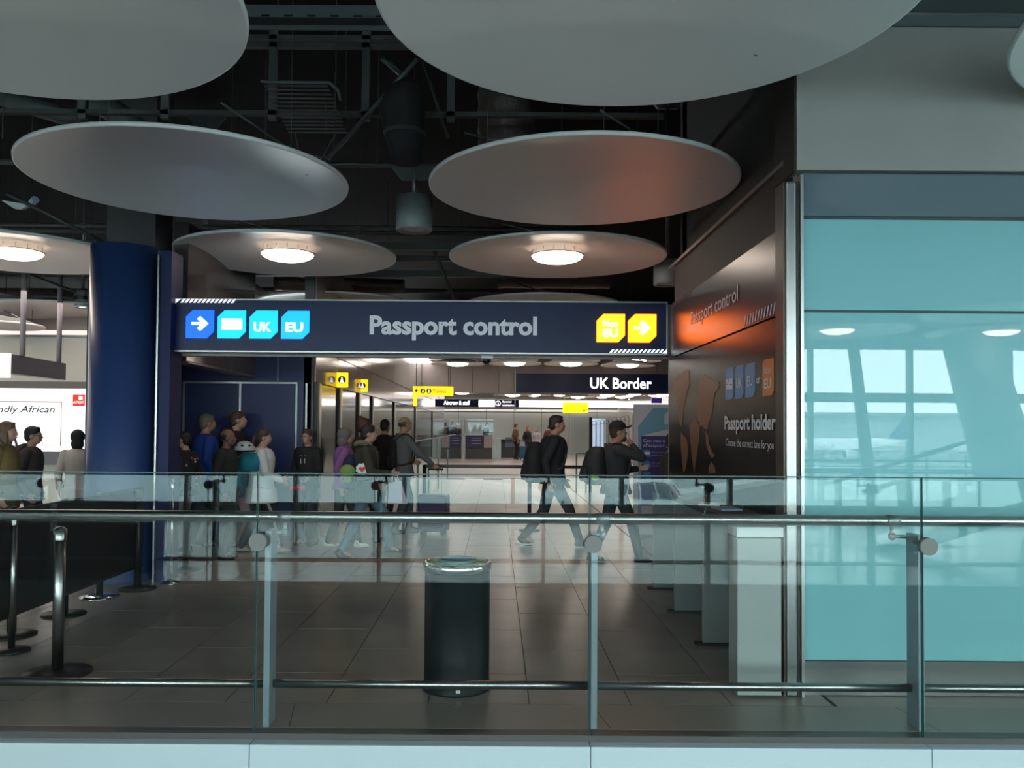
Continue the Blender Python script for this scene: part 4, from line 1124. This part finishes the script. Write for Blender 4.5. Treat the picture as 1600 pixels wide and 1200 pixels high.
    for k in (1, -1):
        a = an[k]; sm = MB(); pitch = -.5 if (stride and k*lead < 0 and lift) else 0
        f = lambda yy, zz: a+Vector((k*.01, yy*math.cos(pitch)-zz*math.sin(pitch), yy*math.sin(pitch)+zz*math.cos(pitch)))
        sm.cap(f(-.03, -.035), f(.06, -.045), .038, .040, 12); sm.cap(f(.06, -.045), f(.135, -.052), .040, .028, 12); sm.cap(f(-.01, -.01), f(-.01, .035), .044, .044, 12)
        so = remesh(sm.build('shoe', shoes, t), .012, 2)
        if sole: 
            MB().loft([(f(.05, -.078), .042, .115, None), (f(.05, -.060), .045, .118, None)], 20).build('sole', sole, so)
    # hair and headwear
    kind, hm = hair[0], hair[1]
    hr = MB()
    if kind in ('short', 'pony', 'bun', 'long', 'cap', 'balding'):
        if kind == 'balding':
            for k in (1, -1): hr.ell(hd(k*.058, -.030, .012), (.024, .055, .040), 12, 8, HR)
            hr.ell(hd(0, -.072, .005), (.060, .034, .045), 12, 8, HR)
        else:
            hr.ell(hd(0, -.016, .044), (.082, .098, .086), 16, 10, HR)
            hr.ell(hd(0, -.052, -.005), (.072, .058, .078), 14, 8, HR)
            hr.ell(hd(0, .045, .098), (.05, .035, .02), 10, 6, HR)
    if kind == 'pony':
        hr.ell(hd(0, -.115, .02), (.032, .035, .035), 10, 8, HR)
        hr.loft([(hd(0, -.125, .02), .028, .024, None), (hd(0, -.145, -.06), .034, .026, None), (hd(0, -.135, -.16), .028, .020, None), (hd(0, -.12, -.24), .012, .01, None)], 12)
    if kind == 'bun':
        hr.ell(hd(0, -.07, .115), (.048, .048, .044), 12, 8, HR)
    if kind == 'long':
        for k in (1, -1): hr.ell(hd(k*.062, -.02, -.075), (.032, .055, .125), 12, 8, HR)
        hr.ell(hd(0, -.075, -.085), (.08, .045, .14), 14, 8, HR)
    if kind in ('hood', 'scarf'):
        hr.ell(hd(0, -.028, .035), (.098, .108, .105), 16, 10, HR); hr.ell(hd(0, -.05, -.07), (.088, .085, .10), 14, 8, HR)
    if hr.v: remesh(hr.build('hair' if kind not in ('hood', 'scarf') else ('hood' if kind == 'hood' else 'headscarf'), hm, t), .010 if res < .02 else .02, 3)
    if kind == 'cap':
        cm = hair[2]; c_ = MB()
        prof_c = [(.096*math.cos(q_*PI/2/7), .096*math.sin(q_*PI/2/7)) for q_ in range(8)]
        pts = MB().lathe(prof_c, 24)
        c_.add([hc+HR @ Vector((v[0], v[1]*1.14-.008, v[2]+.052)) for v in pts.v], pts.f)
        c_.add([hc+HR @ Vector((v[0]*1.01, v[1]*1.15-.008, v[2]*-.12+.052)) for v in pts.v], pts.f)
        cp_ = c_.build('cap', cm, t, smooth=True)
        pk = [(.072*math.sin(a)*1.0, .075+.095*math.cos(a)) for a in [(-80+20*i)*PI/180 for i in range(9)]]
        vs = [hd(a, b, .048+.12*(b-.07)-2.2*a*a) for a, b in pk]+[hd(a, b, .064+.12*(b-.07)-2.2*a*a) for a, b in pk]; n = len(pk)
        MB().add(vs, [tuple(range(n-1, -1, -1)), tuple(range(n, 2*n))]+[(i, (i+1) % n, n+(i+1) % n, n+i) for i in range(n)]).build('peak', cm, cp_)
    # extras
    for e in (extra or ()):
        if e == 'glasses':
            g = MB()
            for k in (1, -1):
                g.lathe([(.018, -.001), (.0205, -.001), (.0205, .001), (.018, .001)], 16, (0, 0, 0), 'Y', close=True)
                nn = 64
                for i in range(len(g.v)-nn, len(g.v)):
                    v = g.v[i]; g.v[i] = tuple(hd(v[0]+k*.031, .098, v[2]+.002))
                g.cyl(hd(k*.050, .096, .006), hd(k*.076, 0, .006), .002, n=5)
            g.cyl(hd(-.011, .100, .006), hd(.011, .100, .006), .002, n=5)
            g.build('glasses', BLACKG, t)
        elif e[0] == 'ruff':
            f_ = MB()
            for i in range(16):
                a = 2*PI*i/16; f_.ell(up(.56, -.03)+Vector((.105*math.cos(a), .085*math.sin(a)-.02, .02*math.cos(2*a)-(.02*math.sin(a)))), (.042, .042, .035), 8, 6)
            remesh(f_.build('fur_ruff', e[1], t), .014, 1)
        elif e[0] == 'hoodback':
            f_ = MB().ell(up(.50, -.115), (.115, .065, .085), 14, 10); f_.ell(up(.555, -.07), (.09, .055, .045), 12, 8)
            remesh(f_.build('hood', e[1], t), .014, 3)
        elif e == 'drawstrings':
            for k in (1, -1): MB().path([up(.50, .105, k*.03), up(.42, .142, k*.035), up(.30, .150, k*.03)], .005, 6).build('drawstring', WHITE, t)
        elif e[0] == 'spots':
            rnd = random.Random(5)
            for i in range(38):
                a = rnd.uniform(0, 2*PI); h = rnd.uniform(.02, .46); pa = [q3 for q3 in prof if q3[0] <= h][-1]
                p_ = up(h, math.sin(a)*(pa[2]+.034), math.cos(a)*(pa[1]+.026))
                MB().ell(p_, (.016, .016, .014), 7, 5).build('print_flower', M('flower %d' % (i % 3), ((.5, .45, .45), (.35, .12, .12), (.30, .33, .30))[i % 3], .8), t)
        elif e == 'scarfback': pass
    t['_'] = 0; del t['_']
    return t, dict(s=s_, up=up, sh=sh, wr=wr, el=el, hc=hc, rz=R(rz), o=Vector((x, y, z0)))
def world(info, v):
    v = Vector(v)*info['s']; return Matrix.Rotation(info['rz'], 3, 'Z') @ v+info['o']

def backpack(info, label, mat, w=.30, h=.46, d=.17, h0=.02, parts=(), straps=True, mat2=None):
    """rucksack on the back of a person"""
    o = world(info, info['up'](h0, -.105))
    t = thing('backpack', o, label, 'backpack', rz=info['rz']); t.scale = (info['s'],)*3
    b = MB(); 
    b.loft([((0, -d*.5, 0), w*.42, d*.40, None), ((0, -d*.52, .04), w*.5, d*.5, None), ((0, -d*.55, h*.5), w*.5, d*.55, None), ((0, -d*.48, h*.85), w*.42, d*.44, None), ((0, -d*.42, h), w*.25, d*.22, None)], 20)
    remesh(b.build('bag', mat, t), .014, 4)
    pk = MB().loft([((0, -d*.98, .04), w*.34, d*.18, None), ((0, -d*1.02, h*.2), w*.36, d*.22, None), ((0, -d*1.0, h*.45), w*.32, d*.14, None)], 16)
    remesh(pk.build('front_pocket', mat2 or mat, t), .012, 3)
    MB().path([(-.03, -.02, h-.005), (-.03, -.02, h+.035), (.03, -.02, h+.035), (.03, -.02, h-.005)], .009, 8).build('carry_handle', BLACK, t)
    if straps:
        for k in (1, -1):
            sh_ = Vector((k*.10, 0, 0)); up = info['up']; base = info['up'](h0, -.105)
            pts = [up(.47, -.135, k*.09), up(.545, -.05, k*.10), up(.545, .03, k*.105), up(.46, .135, k*.115), up(.28, .150, k*.125), up(.14, .10, k*.165), up(.10, -.06, k*.165), up(.10, -.13, k*.12)]
            MB().path([p_-base for p_ in pts], .016, 8).build('shoulder_strap', BLACK, t)
    return t
def hold(info, k): return world(info, info['wr'][k]+(info['wr'][k]-info['el'][k]).normalized()*.09)
def suitcase(x, y, rz, label, mat, w=.42, h=.62, d=.26, handle=.35, lean=0):
    t = thing('suitcase', (x, y, 0), label, 'suitcase', rz=R(rz)); t.rotation_euler.x = R(lean)
    B(-w/2, w/2, -d/2, d/2, .05, h).build('shell', mat, t, bevel=.03)
    B(-w*.38, w*.38, -d/2-.02, -d/2, .12, h*.55).build('front_pocket', mat, t, bevel=.01)
    for k in (-1, 1):
        MB().cyl((k*w*.36, -d*.3-.012, .028), (k*w*.36, -d*.3+.012, .028), .028, n=16).build('wheel', BLACK, t)
        MB().cyl((k*w*.36, d*.3-.012, .028), (k*w*.36, d*.3+.012, .028), .028, n=16).build('wheel', BLACK, t)
        MB().cyl((k*.09, d*.3, h-.02), (k*.09, d*.3, h+handle), .007, n=8).build('handle_tube', CHROME, t)
    MB().cyl((-.11, d*.3, h+handle), (.11, d*.3, h+handle), .016, n=12).build('grip', BLACK, t)
    return t

def at(px, Y): return XA(px, Y, 750)
def Ht(top, Y): return EYE+(668-top)/F*Y

# --- people left of the column
person('woman with long brown hair and fur collared mustard coat cut off by the left edge', at(6, 8.6), 8.6, -80, 1.60, C('mustard', (.16, .11, .035)), C('dark blue', (.02, .025, .04)),
       hair=('long', hairm('light brown', (.13, .07, .035))), extra=[('ruff', M('fur', (.13, .085, .045), .95, bump=(60, .8)))], hem=.75)
person('woman in glasses and a brown jacket facing right before the lit advert', at(47, 9.3), 9.3, -75, 1.55, C('brown grey', (.055, .04, .038)), C('black', (.012, .012, .013)),
       hair=('short', H_DK), extra=['glasses', ('hoodback', C('brown grey', (.055, .04, .038)))])
person('person in a black headscarf and long cream coat beside the blue column', at(120, 10.2), 10.2, 25, 1.50, C('cream', (.50, .42, .38)), C('black', (.012, .012, .013)),
       hair=('scarf', FABBLK), hem=.62, flare=.03)
# --- group at the navy wall
person('person in a black jacket with scattered flower print against the column edge', at(289, 9.9), 9.9, 75, 1.50, C('floral black', (.014, .012, .012)), C('grey', (.25, .26, .27)),
       hair=('short', H_DK), extra=[('spots',)])
a_, i_ = person('fair haired person in a royal blue jacket facing the navy wall', at(328, 10.8)-.05, 10.75, -50, Ht(650, 11)+.02, C('royal blue', (.008, .045, .26)), C('black', (.012, .012, .013)),
       hair=('short', H_BL), slim=1.12)
person('tall young man with brown hair and black hooded top, looking right', at(366, 10.85), 10.88, -75, Ht(641, 10.7), C('black', (.012, .012, .013)), C('dark grey', (.03, .03, .032)),
       hair=('short', H_BR), extra=[('hoodback', C('black', (.012, .012, .013)))], nod=-8)
person('balding man in a black coat standing before the group, facing right', at(352, 9.75), 9.75, -85, Ht(670, 9.75), C('black coat', (.010, .011, .010)), C('black', (.012, .012, .013)),
       skin='brown', hair=('balding', H_DK), hem=.70, slim=1.1)
person('small child in a turquoise cap and turquoise top behind the balding man', at(377, 10.5), 10.5, -70, 1.36, C('turquoise', (.01, .16, .22)), C('pink', (.45, .20, .22)),
       hair=('cap', H_BR, C('turquoise cap', (.02, .25, .30))))
hx = thing('helmet', (at(384, 9.95), 9.9, ZA(706, 9.9)), 'silver grey vented helmet held beside the balding man', 'helmet')
hm_ = MB().lathe([(.125*math.cos(q_*PI/2/8), .11*math.sin(q_*PI/2/8)) for q_ in range(9)], 28); hm_.build('shell', M('helmet grey', (.35, .36, .38), .35), hx, smooth=True)
MB().lathe([(.127, 0), (.118, -.02), (.108, 0)], 28).build('rim', BLACK, hx)
for i in range(8):
    a = 2*PI*i/8; MB().ell((.10*math.cos(a), .10*math.sin(a), .055), (.022, .022, .012), 8, 6).build('vent', BLACK, hx)
tag(MB().loft([((0, 0, 0), .11, .05, None), ((0, 0, .12), .13, .06, None), ((0, 0, .22), .09, .045, None)], 16).build('tote_bag', C('turquoise', (.01, .16, .22)), smooth=True, loc=(at(388, 9.95), 9.98, ZA(739, 9.95))), 'small turquoise bag hanging under the grey helmet', 'bag')
# white top woman
w_, i_ = person('woman with a brown ponytail, loose white top and striped black track trousers', at(408, 10.2), 10.2, -72, Ht(673, 10.2)+.03, C('white', (.55, .55, .56)), C('track black', (.012, .013, .016)),
       hair=('pony', H_BR), stride=.50, lead=1, hem=.70, flare=.035, shoes=M('beige shoe', (.45, .36, .30), .6), sole=BLACK, stripes=WHITE, hands={1: (.16, .27, 1.0), -1: (-.16, .28, 1.02)}, slim=1.28)
pc = hold(i_, 1)
tag(B(-.04, .04, -.008, .008, -.07, .07).build('phone', BLACKG, loc=pc+Vector((.05, 0, .02)), rz=.4), 'black phone held by the woman in white', 'phone')
tag(B(-.10, .10, -.05, .05, -.03, .03).build('pouch', C('red pouch', (.35, .02, .05)), loc=pc+Vector((.14, -.05, -.05)), bevel=.02), 'small red pouch held in front of the woman in white', 'pouch')
person('woman in glasses and a black hoodie with white drawstrings by the navy wall', at(480, 10.9), 10.9, 165, Ht(672, 10.9)+.02, C('black', (.012, .012, .013)), C('dark grey', (.03, .03, .032)),
       hair=('short', H_BR), extra=['glasses', 'drawstrings'], hands={1: (.14, .22, 1.0), -1: (-.14, .22, 1.0)})
# parka group
g_, gi = person('woman in an olive parka with fur hood and light jeans striding right', at(572, 9.97), 9.97, -80, Ht(659, 9.97), C('olive', (.030, .028, .016)), C('light denim', (.10, .17, .23)),
       hair=('short', H_DK), stride=.62, lead=-1, lift=.03, extra=[('ruff', M('tan fur', (.16, .13, .09), .95, bump=(60, .8)))], hem=.70, slim=1.12, hands={1: (.2, .30, 1.08), -1: (-.2, .15, .92)}, shoes=M('brown shoe', (.035, .02, .015), .5))
backpack(gi, 'navy rucksack with a lilac top on the woman in the olive parka', C('navy pack', (.010, .012, .045)), w=.34, h=.44, d=.20, h0=-.02, mat2=C('lilac', (.22, .08, .24)))
hp = world(gi, gi['up'](.02, -.38)) 
ht = thing('heart_charm', P(566, 733, 9.75), 'fluffy white charm with a red heart hanging on the rucksack', 'charm')
f_ = MB()
for i in range(9):
    a = 2*PI*i/9; f_.ell((.055*math.cos(a), 0, .048*math.sin(a)), (.026, .016, .024), 8, 6)
f_.ell((0, 0, 0), (.06, .016, .05), 10, 6); f_.build('fluff', WHITE, ht, smooth=True)
hp_ = [(.04*16*math.sin(a)**3/17, .04*(13*math.cos(a)-5*math.cos(2*a)-2*math.cos(3*a)-math.cos(4*a))/17) for a in [2*PI*i/28 for i in range(28)]]
MB().prism(hp_, (0, -.018, 0), UX, UZ, (0, -1, 0), .006).build('heart', M('heart red', (.6, .02, .02), .6), ht)
tag(MB().ell((0, 0, 0), (.095, .055, .085), 16, 10).ell((.0, 0, -.10), (.05, .035, .04), 12, 8).build('plush_toy', C('plush green', (.17, .26, .06)), smooth=True, loc=P(543, 737, 9.75)), 'plain green plush charm hanging from the rucksack', 'plush')
person('person with brown hair in a high bun, walking behind the parka woman', at(566, 11.2), 11.2, -60, Ht(652, 11.2), C('plum brown', (.05, .025, .025)), C('black', (.012, .012, .013)),
       hair=('bun', hairm('chestnut', (.07, .022, .015))), stride=.35)
person('person with a grey hood over a lilac jacket at the left of the parka group', at(537, 10.7), 10.7, -70, 1.55, C('lilac', (.22, .08, .24)), C('dark grey', (.03, .03, .032)),
       hair=('hood', C('grey hood', (.14, .13, .12))), stride=.4, shoes=WHITE)
person('dark haired person in black glimpsed behind the grey sweater man', at(600, 13.6), 13.6, -20, Ht(654, 13.6), C('black', (.012, .012, .013)), C('black', (.012, .012, .013)), hair=('short', H_DK))
b_, bi = person('balding man in a grey sweater pulling a purple suitcase', at(629, 12.2), 12.2, -62, Ht(649, 12.2), C('grey sweater', (.115, .12, .125)), C('slate', (.06, .075, .09)),
       hair=('balding', H_GY), stride=.3, lead=-1, hands={1: (.28, .38, 1.0), -1: (-.2, .22, 1.05)}, slim=1.08)
backpack(bi, 'black rucksack on the man in the grey sweater', C('black', (.012, .012, .013)), w=.28, h=.46, d=.15)
hh = hold(bi, 1)
suitcase(hh.x-.04, hh.y-.08, -12, 'purple edged dark suitcase pulled by the balding man', M('purple case', (.045, .02, .10), .35), w=.42, h=.58, d=.26, handle=hh.z-.59)
# paper bag of parka woman
hb_ = hold(gi, 1)
t = thing('paper_bag', (hb_.x-.0, hb_.y, hb_.z-.35), 'pale lilac paper carrier bag held by the parka woman', 'bag')
MB().add([(-.10, -.04, 0), (.13, -.04, 0), (.13, .04, 0), (-.10, .04, 0), (-.09, -.03, .24), (.05, -.03, .27), (.05, .03, .27), (-.09, .03, .24)],
         [(0, 3, 2, 1), (0, 1, 5, 4), (1, 2, 6, 5), (2, 3, 7, 6), (3, 0, 4, 7), (4, 5, 6, 7)]).build('bag', M('paper lilac', (.42, .38, .46), .6), t)
MB().path([(-.06, 0, .25), (-.045, 0, .36), (-.005, 0, .36), (.02, 0, .26)], .005, 6).build('handle', WHITE, t)
# two men walking right
m_, mi = person('tall man with short dark hair and black jacket striding right', at(862, 10.9), 10.9, -88, Ht(642, 10.9)+.02, C('ink jacket', (.010, .013, .018)), C('charcoal', (.02, .024, .03)),
       hair=('short', hairm('brown black', (.03, .022, .018))), stride=.70, lead=1, hem=.80, slim=1.24, lean=3, shoes=BLACK, sole=WHITE, lift=.03)
backpack(mi, 'large black rucksack on the tall striding man', FABBLK, w=.34, h=.52, d=.24, h0=-.06)
n_, ni = person('bearded man in a black cap, grey sleeves, hand raised to his mouth', at(962, 9.6), 9.6, -86, Ht(653, 9.6), C('charcoal top', (.024, .025, .027)), C('dark blue grey', (.02, .03, .035)),
       hair=('cap', H_BR, FABBLK), stride=.55, lead=1, slim=1.24, hands={1: (.05, .19, 1.43, .6, .9, -.6), -1: (-.10, .30, 1.14)}, sole=WHITE, nod=-4, hem=.84)
MB().ell(Vector(ni['hc'])+Vector((0, .062, -.085)), (.045, .045, .036), 12, 8).build('beard', hairm('beard brown', (.05, .025, .015)), n_, smooth=True)
bk = backpack(ni, 'square black rucksack with a lime patch on the man in the cap', M('pack black', (.016, .017, .019), .7), w=.38, h=.46, d=.28, h0=.05)
MB().ell((.165, -.17, .09), (.03, .06, .035), 12, 8).build('lime_patch', M('lime', (.30, .50, .02), .6), bk, smooth=True)
person('person in a dark olive jacket half hidden by the end of the poster wall', at(1049, 9.75), 9.75, -95, 1.52, C('olive', (.030, .028, .016)), C('black', (.012, .012, .013)), hair=('short', H_DK))
# far people
BLKS = C('black suit', (.010, .010, .012)); 
def far(px, Y, rz, top, label, cl, lg=BLKS, **k):
    person(label, at(px, Y), Y, rz, Ht(top, Y), cl, lg, res=.022, **k)
far(695, 44.6, 10, 660, 'leftmost far man in a black suit behind the left passport desk', BLKS, hair=('short', H_DK), slim=1.2)
far(706, 44.2, -5, 658, 'tallest far man in a black suit with his back turned', BLKS, hair=('short', H_DK), slim=1.2)
far(713.5, 44.9, 15, 661, 'balding far man in black at the right of the three', BLKS, hair=('balding', H_GY), slim=1.2)
far(759, 43.4, -80, 659, 'officer in black standing behind the right passport desk', BLKS, hair=('short', H_DK))
far(805, 41.0, -75, 661, 'far man in a brown jacket beside a teal suitcase', C('tan brown', (.10, .055, .02)), hair=('short', H_BR))
far(824, 41.6, -150, 665, 'far ginger haired woman in a black jacket', BLKS, hair=('long', H_GI))
far(838, 42.2, 160, 667, 'far fair haired woman in a pale top beside the ginger woman', C('pale top', (.35, .33, .36)), hair=('long', H_BL))
far(857, 42.8, -20, 663, 'far person in a dark red top left of the tall striding man', C('dark red', (.10, .02, .025)), hair=('short', H_BR))
suitcase(at(817, 40.6), 40.5, 0, 'tall teal blue suitcase standing far down the hall', M('teal case', (.01, .09, .16), .4), w=.34, h=.66, handle=.25)

# ================================================================== OUTSIDE (seen mirrored in the glass)
GZ = -6.4
S('ground', B(-400, 400, -700, -7.5, GZ-.5, GZ), M('tarmac', (.26, .285, .285), .7, noise=(.3, .06, (1, 1, 1))))
AW = M('aircraft white', (.92, .94, .95), .3, coat=.4)
AGL = M('cockpit glass', (.02, .04, .06), .1)
def plane(x, y, rz, label, tail=(.03, .05, .16)):
    t = thing('airliner', (x, y, GZ), label, 'airliner', rz=R(rz))
    r = 1.98; zc = 3.9
    prof = [(0, 0), (.55, .25), (1.0, .8), (1.45, 1.7), (1.78, 3.0), (1.95, 4.6), (r, 6.5), (r, 28), (1.5, 33), (.7, 37), (.12, 38)]
    mb = MB().lathe([(a, -b) for a, b in prof], 36, (0, 0, zc), 'Y')
    for i, v in enumerate(mb.v):           # nose droops, tail sweeps up
        yy = -v[1]
        dz = -.45*max(0, 1-yy/5)**1.5+(.9*((yy-28)/10)**1.5 if yy > 28 else 0)
        mb.v[i] = (v[0], v[1], v[2]+dz)
    mb.build('fuselage', AW, t, smooth=True)
    for k in (1, -1):
        for (a, b, c, d) in (((.06, 0, 4.75), (.80, 0, 4.68), (.70, 0, 5.42), (.06, 0, 5.52)), ((.90, 0, 4.68), (1.38, 0, 4.70), (1.15, 0, 5.34), (.80, 0, 5.42)), ((1.46, 0, 4.72), (1.66, 0, 4.8), (1.42, 0, 5.25), (1.24, 0, 5.34))):
            def on_skin(xx, zz):
                s0 = .02
                while s0 < 6:
                    r_ = next(a1+(a2-a1)*(s0-b1)/(b2-b1) for (a1, b1), (a2, b2) in zip(prof, prof[1:]) if b1 <= s0 <= b2)
                    if math.hypot(xx, zz-zc+.45*max(0, 1-s0/5)**1.5) <= r_: break
                    s0 += .02
                return (k*xx, -(s0-.09), zz+.03)
            vs = []
            for iv in range(6):
                for iu in range(6):
                    u_, v_ = iu/5, iv/5
                    vs.append(on_skin((a[0]*(1-u_)+b[0]*u_)*(1-v_)+(d[0]*(1-u_)+c[0]*u_)*v_, (a[2]*(1-u_)+b[2]*u_)*(1-v_)+(d[2]*(1-u_)+c[2]*u_)*v_-.35))
            MB().add(vs, [(iv*6+iu, iv*6+iu+1, iv*6+iu+7, iv*6+iu+6) for iv in range(5) for iu in range(5)]).build('cockpit_window', AGL, t)
        def wing(pts, th, nm, mat=AW):
            n = len(pts); vs = [(k*a, -b, c+th/2) for a, b, c in pts]+[(k*a, -b, c-th/2) for a, b, c in pts]
            return MB().add(vs, [tuple(range(n)), tuple(range(2*n-1, n-1, -1))]+[(i, i+n, (i+1) % n+n, (i+1) % n) for i in range(n)]).build(nm, mat, t)
        wing([(1.6, 12, 3.1), (17, 21.5, 4.9), (17.1, 23, 4.95), (6, 19, 3.5), (1.6, 19.5, 3.0)], .35, 'wing')
        wing([(1.0, 32, 4.9), (6.2, 36, 5.6), (6.2, 37.4, 5.6), (.8, 36.5, 4.9)], .18, 'tailplane')
        en = MB().lathe([(.0, -1.0), (.95, -1.0), (1.1, 0), (1.12, -.05), (1.2, -1.2), (1.05, -3.0), (.6, -4.0)], 28, (k*5.8, -11.2, 2.05), 'Y'); en.build('engine', AW, t, smooth=True)
        MB().lathe([(0, 0), (.9, 0)], 28, (k*5.8, -11.9, 2.05), 'Y').build('fan', M('fan dark', (.05, .05, .06), .4), t)
        MB().lathe([(.0, -.22), (.5, -.22), (.55, 0), (.5, .22), (0, .22)], 20, (k*3.8, -18, .55), 'X').build('main_wheel', BLACK, t)
        MB().cyl((k*3.8, -18, .6), (k*3.4, -18, 3.0), .12, n=10).build('main_strut', STEEL, t)
    MB().add([(-.12, -31, 5.9), (-.12, -37, 12.2), (-.12, -39.3, 12.2), (-.12, -37.2, 5.6), (.12, -31, 5.9), (.12, -37, 12.2), (.12, -39.3, 12.2), (.12, -37.2, 5.6)],
             [(0, 1, 2, 3), (4, 7, 6, 5), (0, 4, 5, 1), (1, 5, 6, 2), (2, 6, 7, 3), (3, 7, 4, 0)]).build('tail_fin', M('fin paint', tail, .4), t)
    MB().lathe([(0, -.12), (.38, -.12), (.4, 0), (.38, .12), (0, .12)], 20, (0, -4.6, .4), 'X').build('nose_wheel', BLACK, t)
    MB().cyl((0, -4.6, .4), (0, -4.6, 2.4), .09, n=10).build('nose_strut', STEEL, t)
    return t
plane(8.2, -33, 0, 'white airliner parked nose first outside the windows, mirrored in the balustrade glass')
plane(-52, -46, 8, 'second white airliner parked further left outside the windows')
plane(70, -190, 70, 'small distant airliner mirrored in the teal glass', tail=(.45, .05, .06))
plane(120, -210, 100, 'another small distant airliner mirrored in the teal glass', tail=(.45, .05, .06))
def cabin(x, y, w_, d, h, label, mat):
    t = thing('service_truck', (x, y, GZ), label, 'truck')
    B(-w_/2, w_/2, -d/2, d/2, .7, h).build('box_body', mat, t, bevel=.05)
    B(-w_/2+.1, w_/2-.1, d/2, d/2+1.4, .5, 2.2).build('cab', mat, t, bevel=.08)
    B(-w_/2+.2, w_/2-.2, d/2+1.4, d/2+1.43, 1.3, 2.0).build('windscreen', AGL, t)
    for k in (1, -1):
        for yy in (-d*.3, d*.4): MB().lathe([(0, -.15), (.45, -.15), (.45, .15), (0, .15)], 18, (k*(w_/2-.1), yy, .45), 'X').build('wheel', BLACK, t)
    return t
cabin(-10.5, -26, 2.6, 6, 3.4, 'white box truck parked outside, mirrored left of the walking woman', AW)
cabin(-4.5, -30, 2.4, 4, 2.4, 'low white service truck outside near the airliner nose', AW)
t = thing('terminal_building', (60, -260, GZ), 'long low pale terminal building on the horizon', 'building')
B(-120, 120, 0, 30, 0, 12).build('hall', M('far building', (.45, .48, .50), .8), t)
B(-125, 125, -2, 32, 12, 13).build('roof', M('far roof', (.35, .37, .38), .8), t)
for k in range(30): B(-116+8*k, -111+8*k, -.3, 0, 3, 9).build('window', AGL, t)
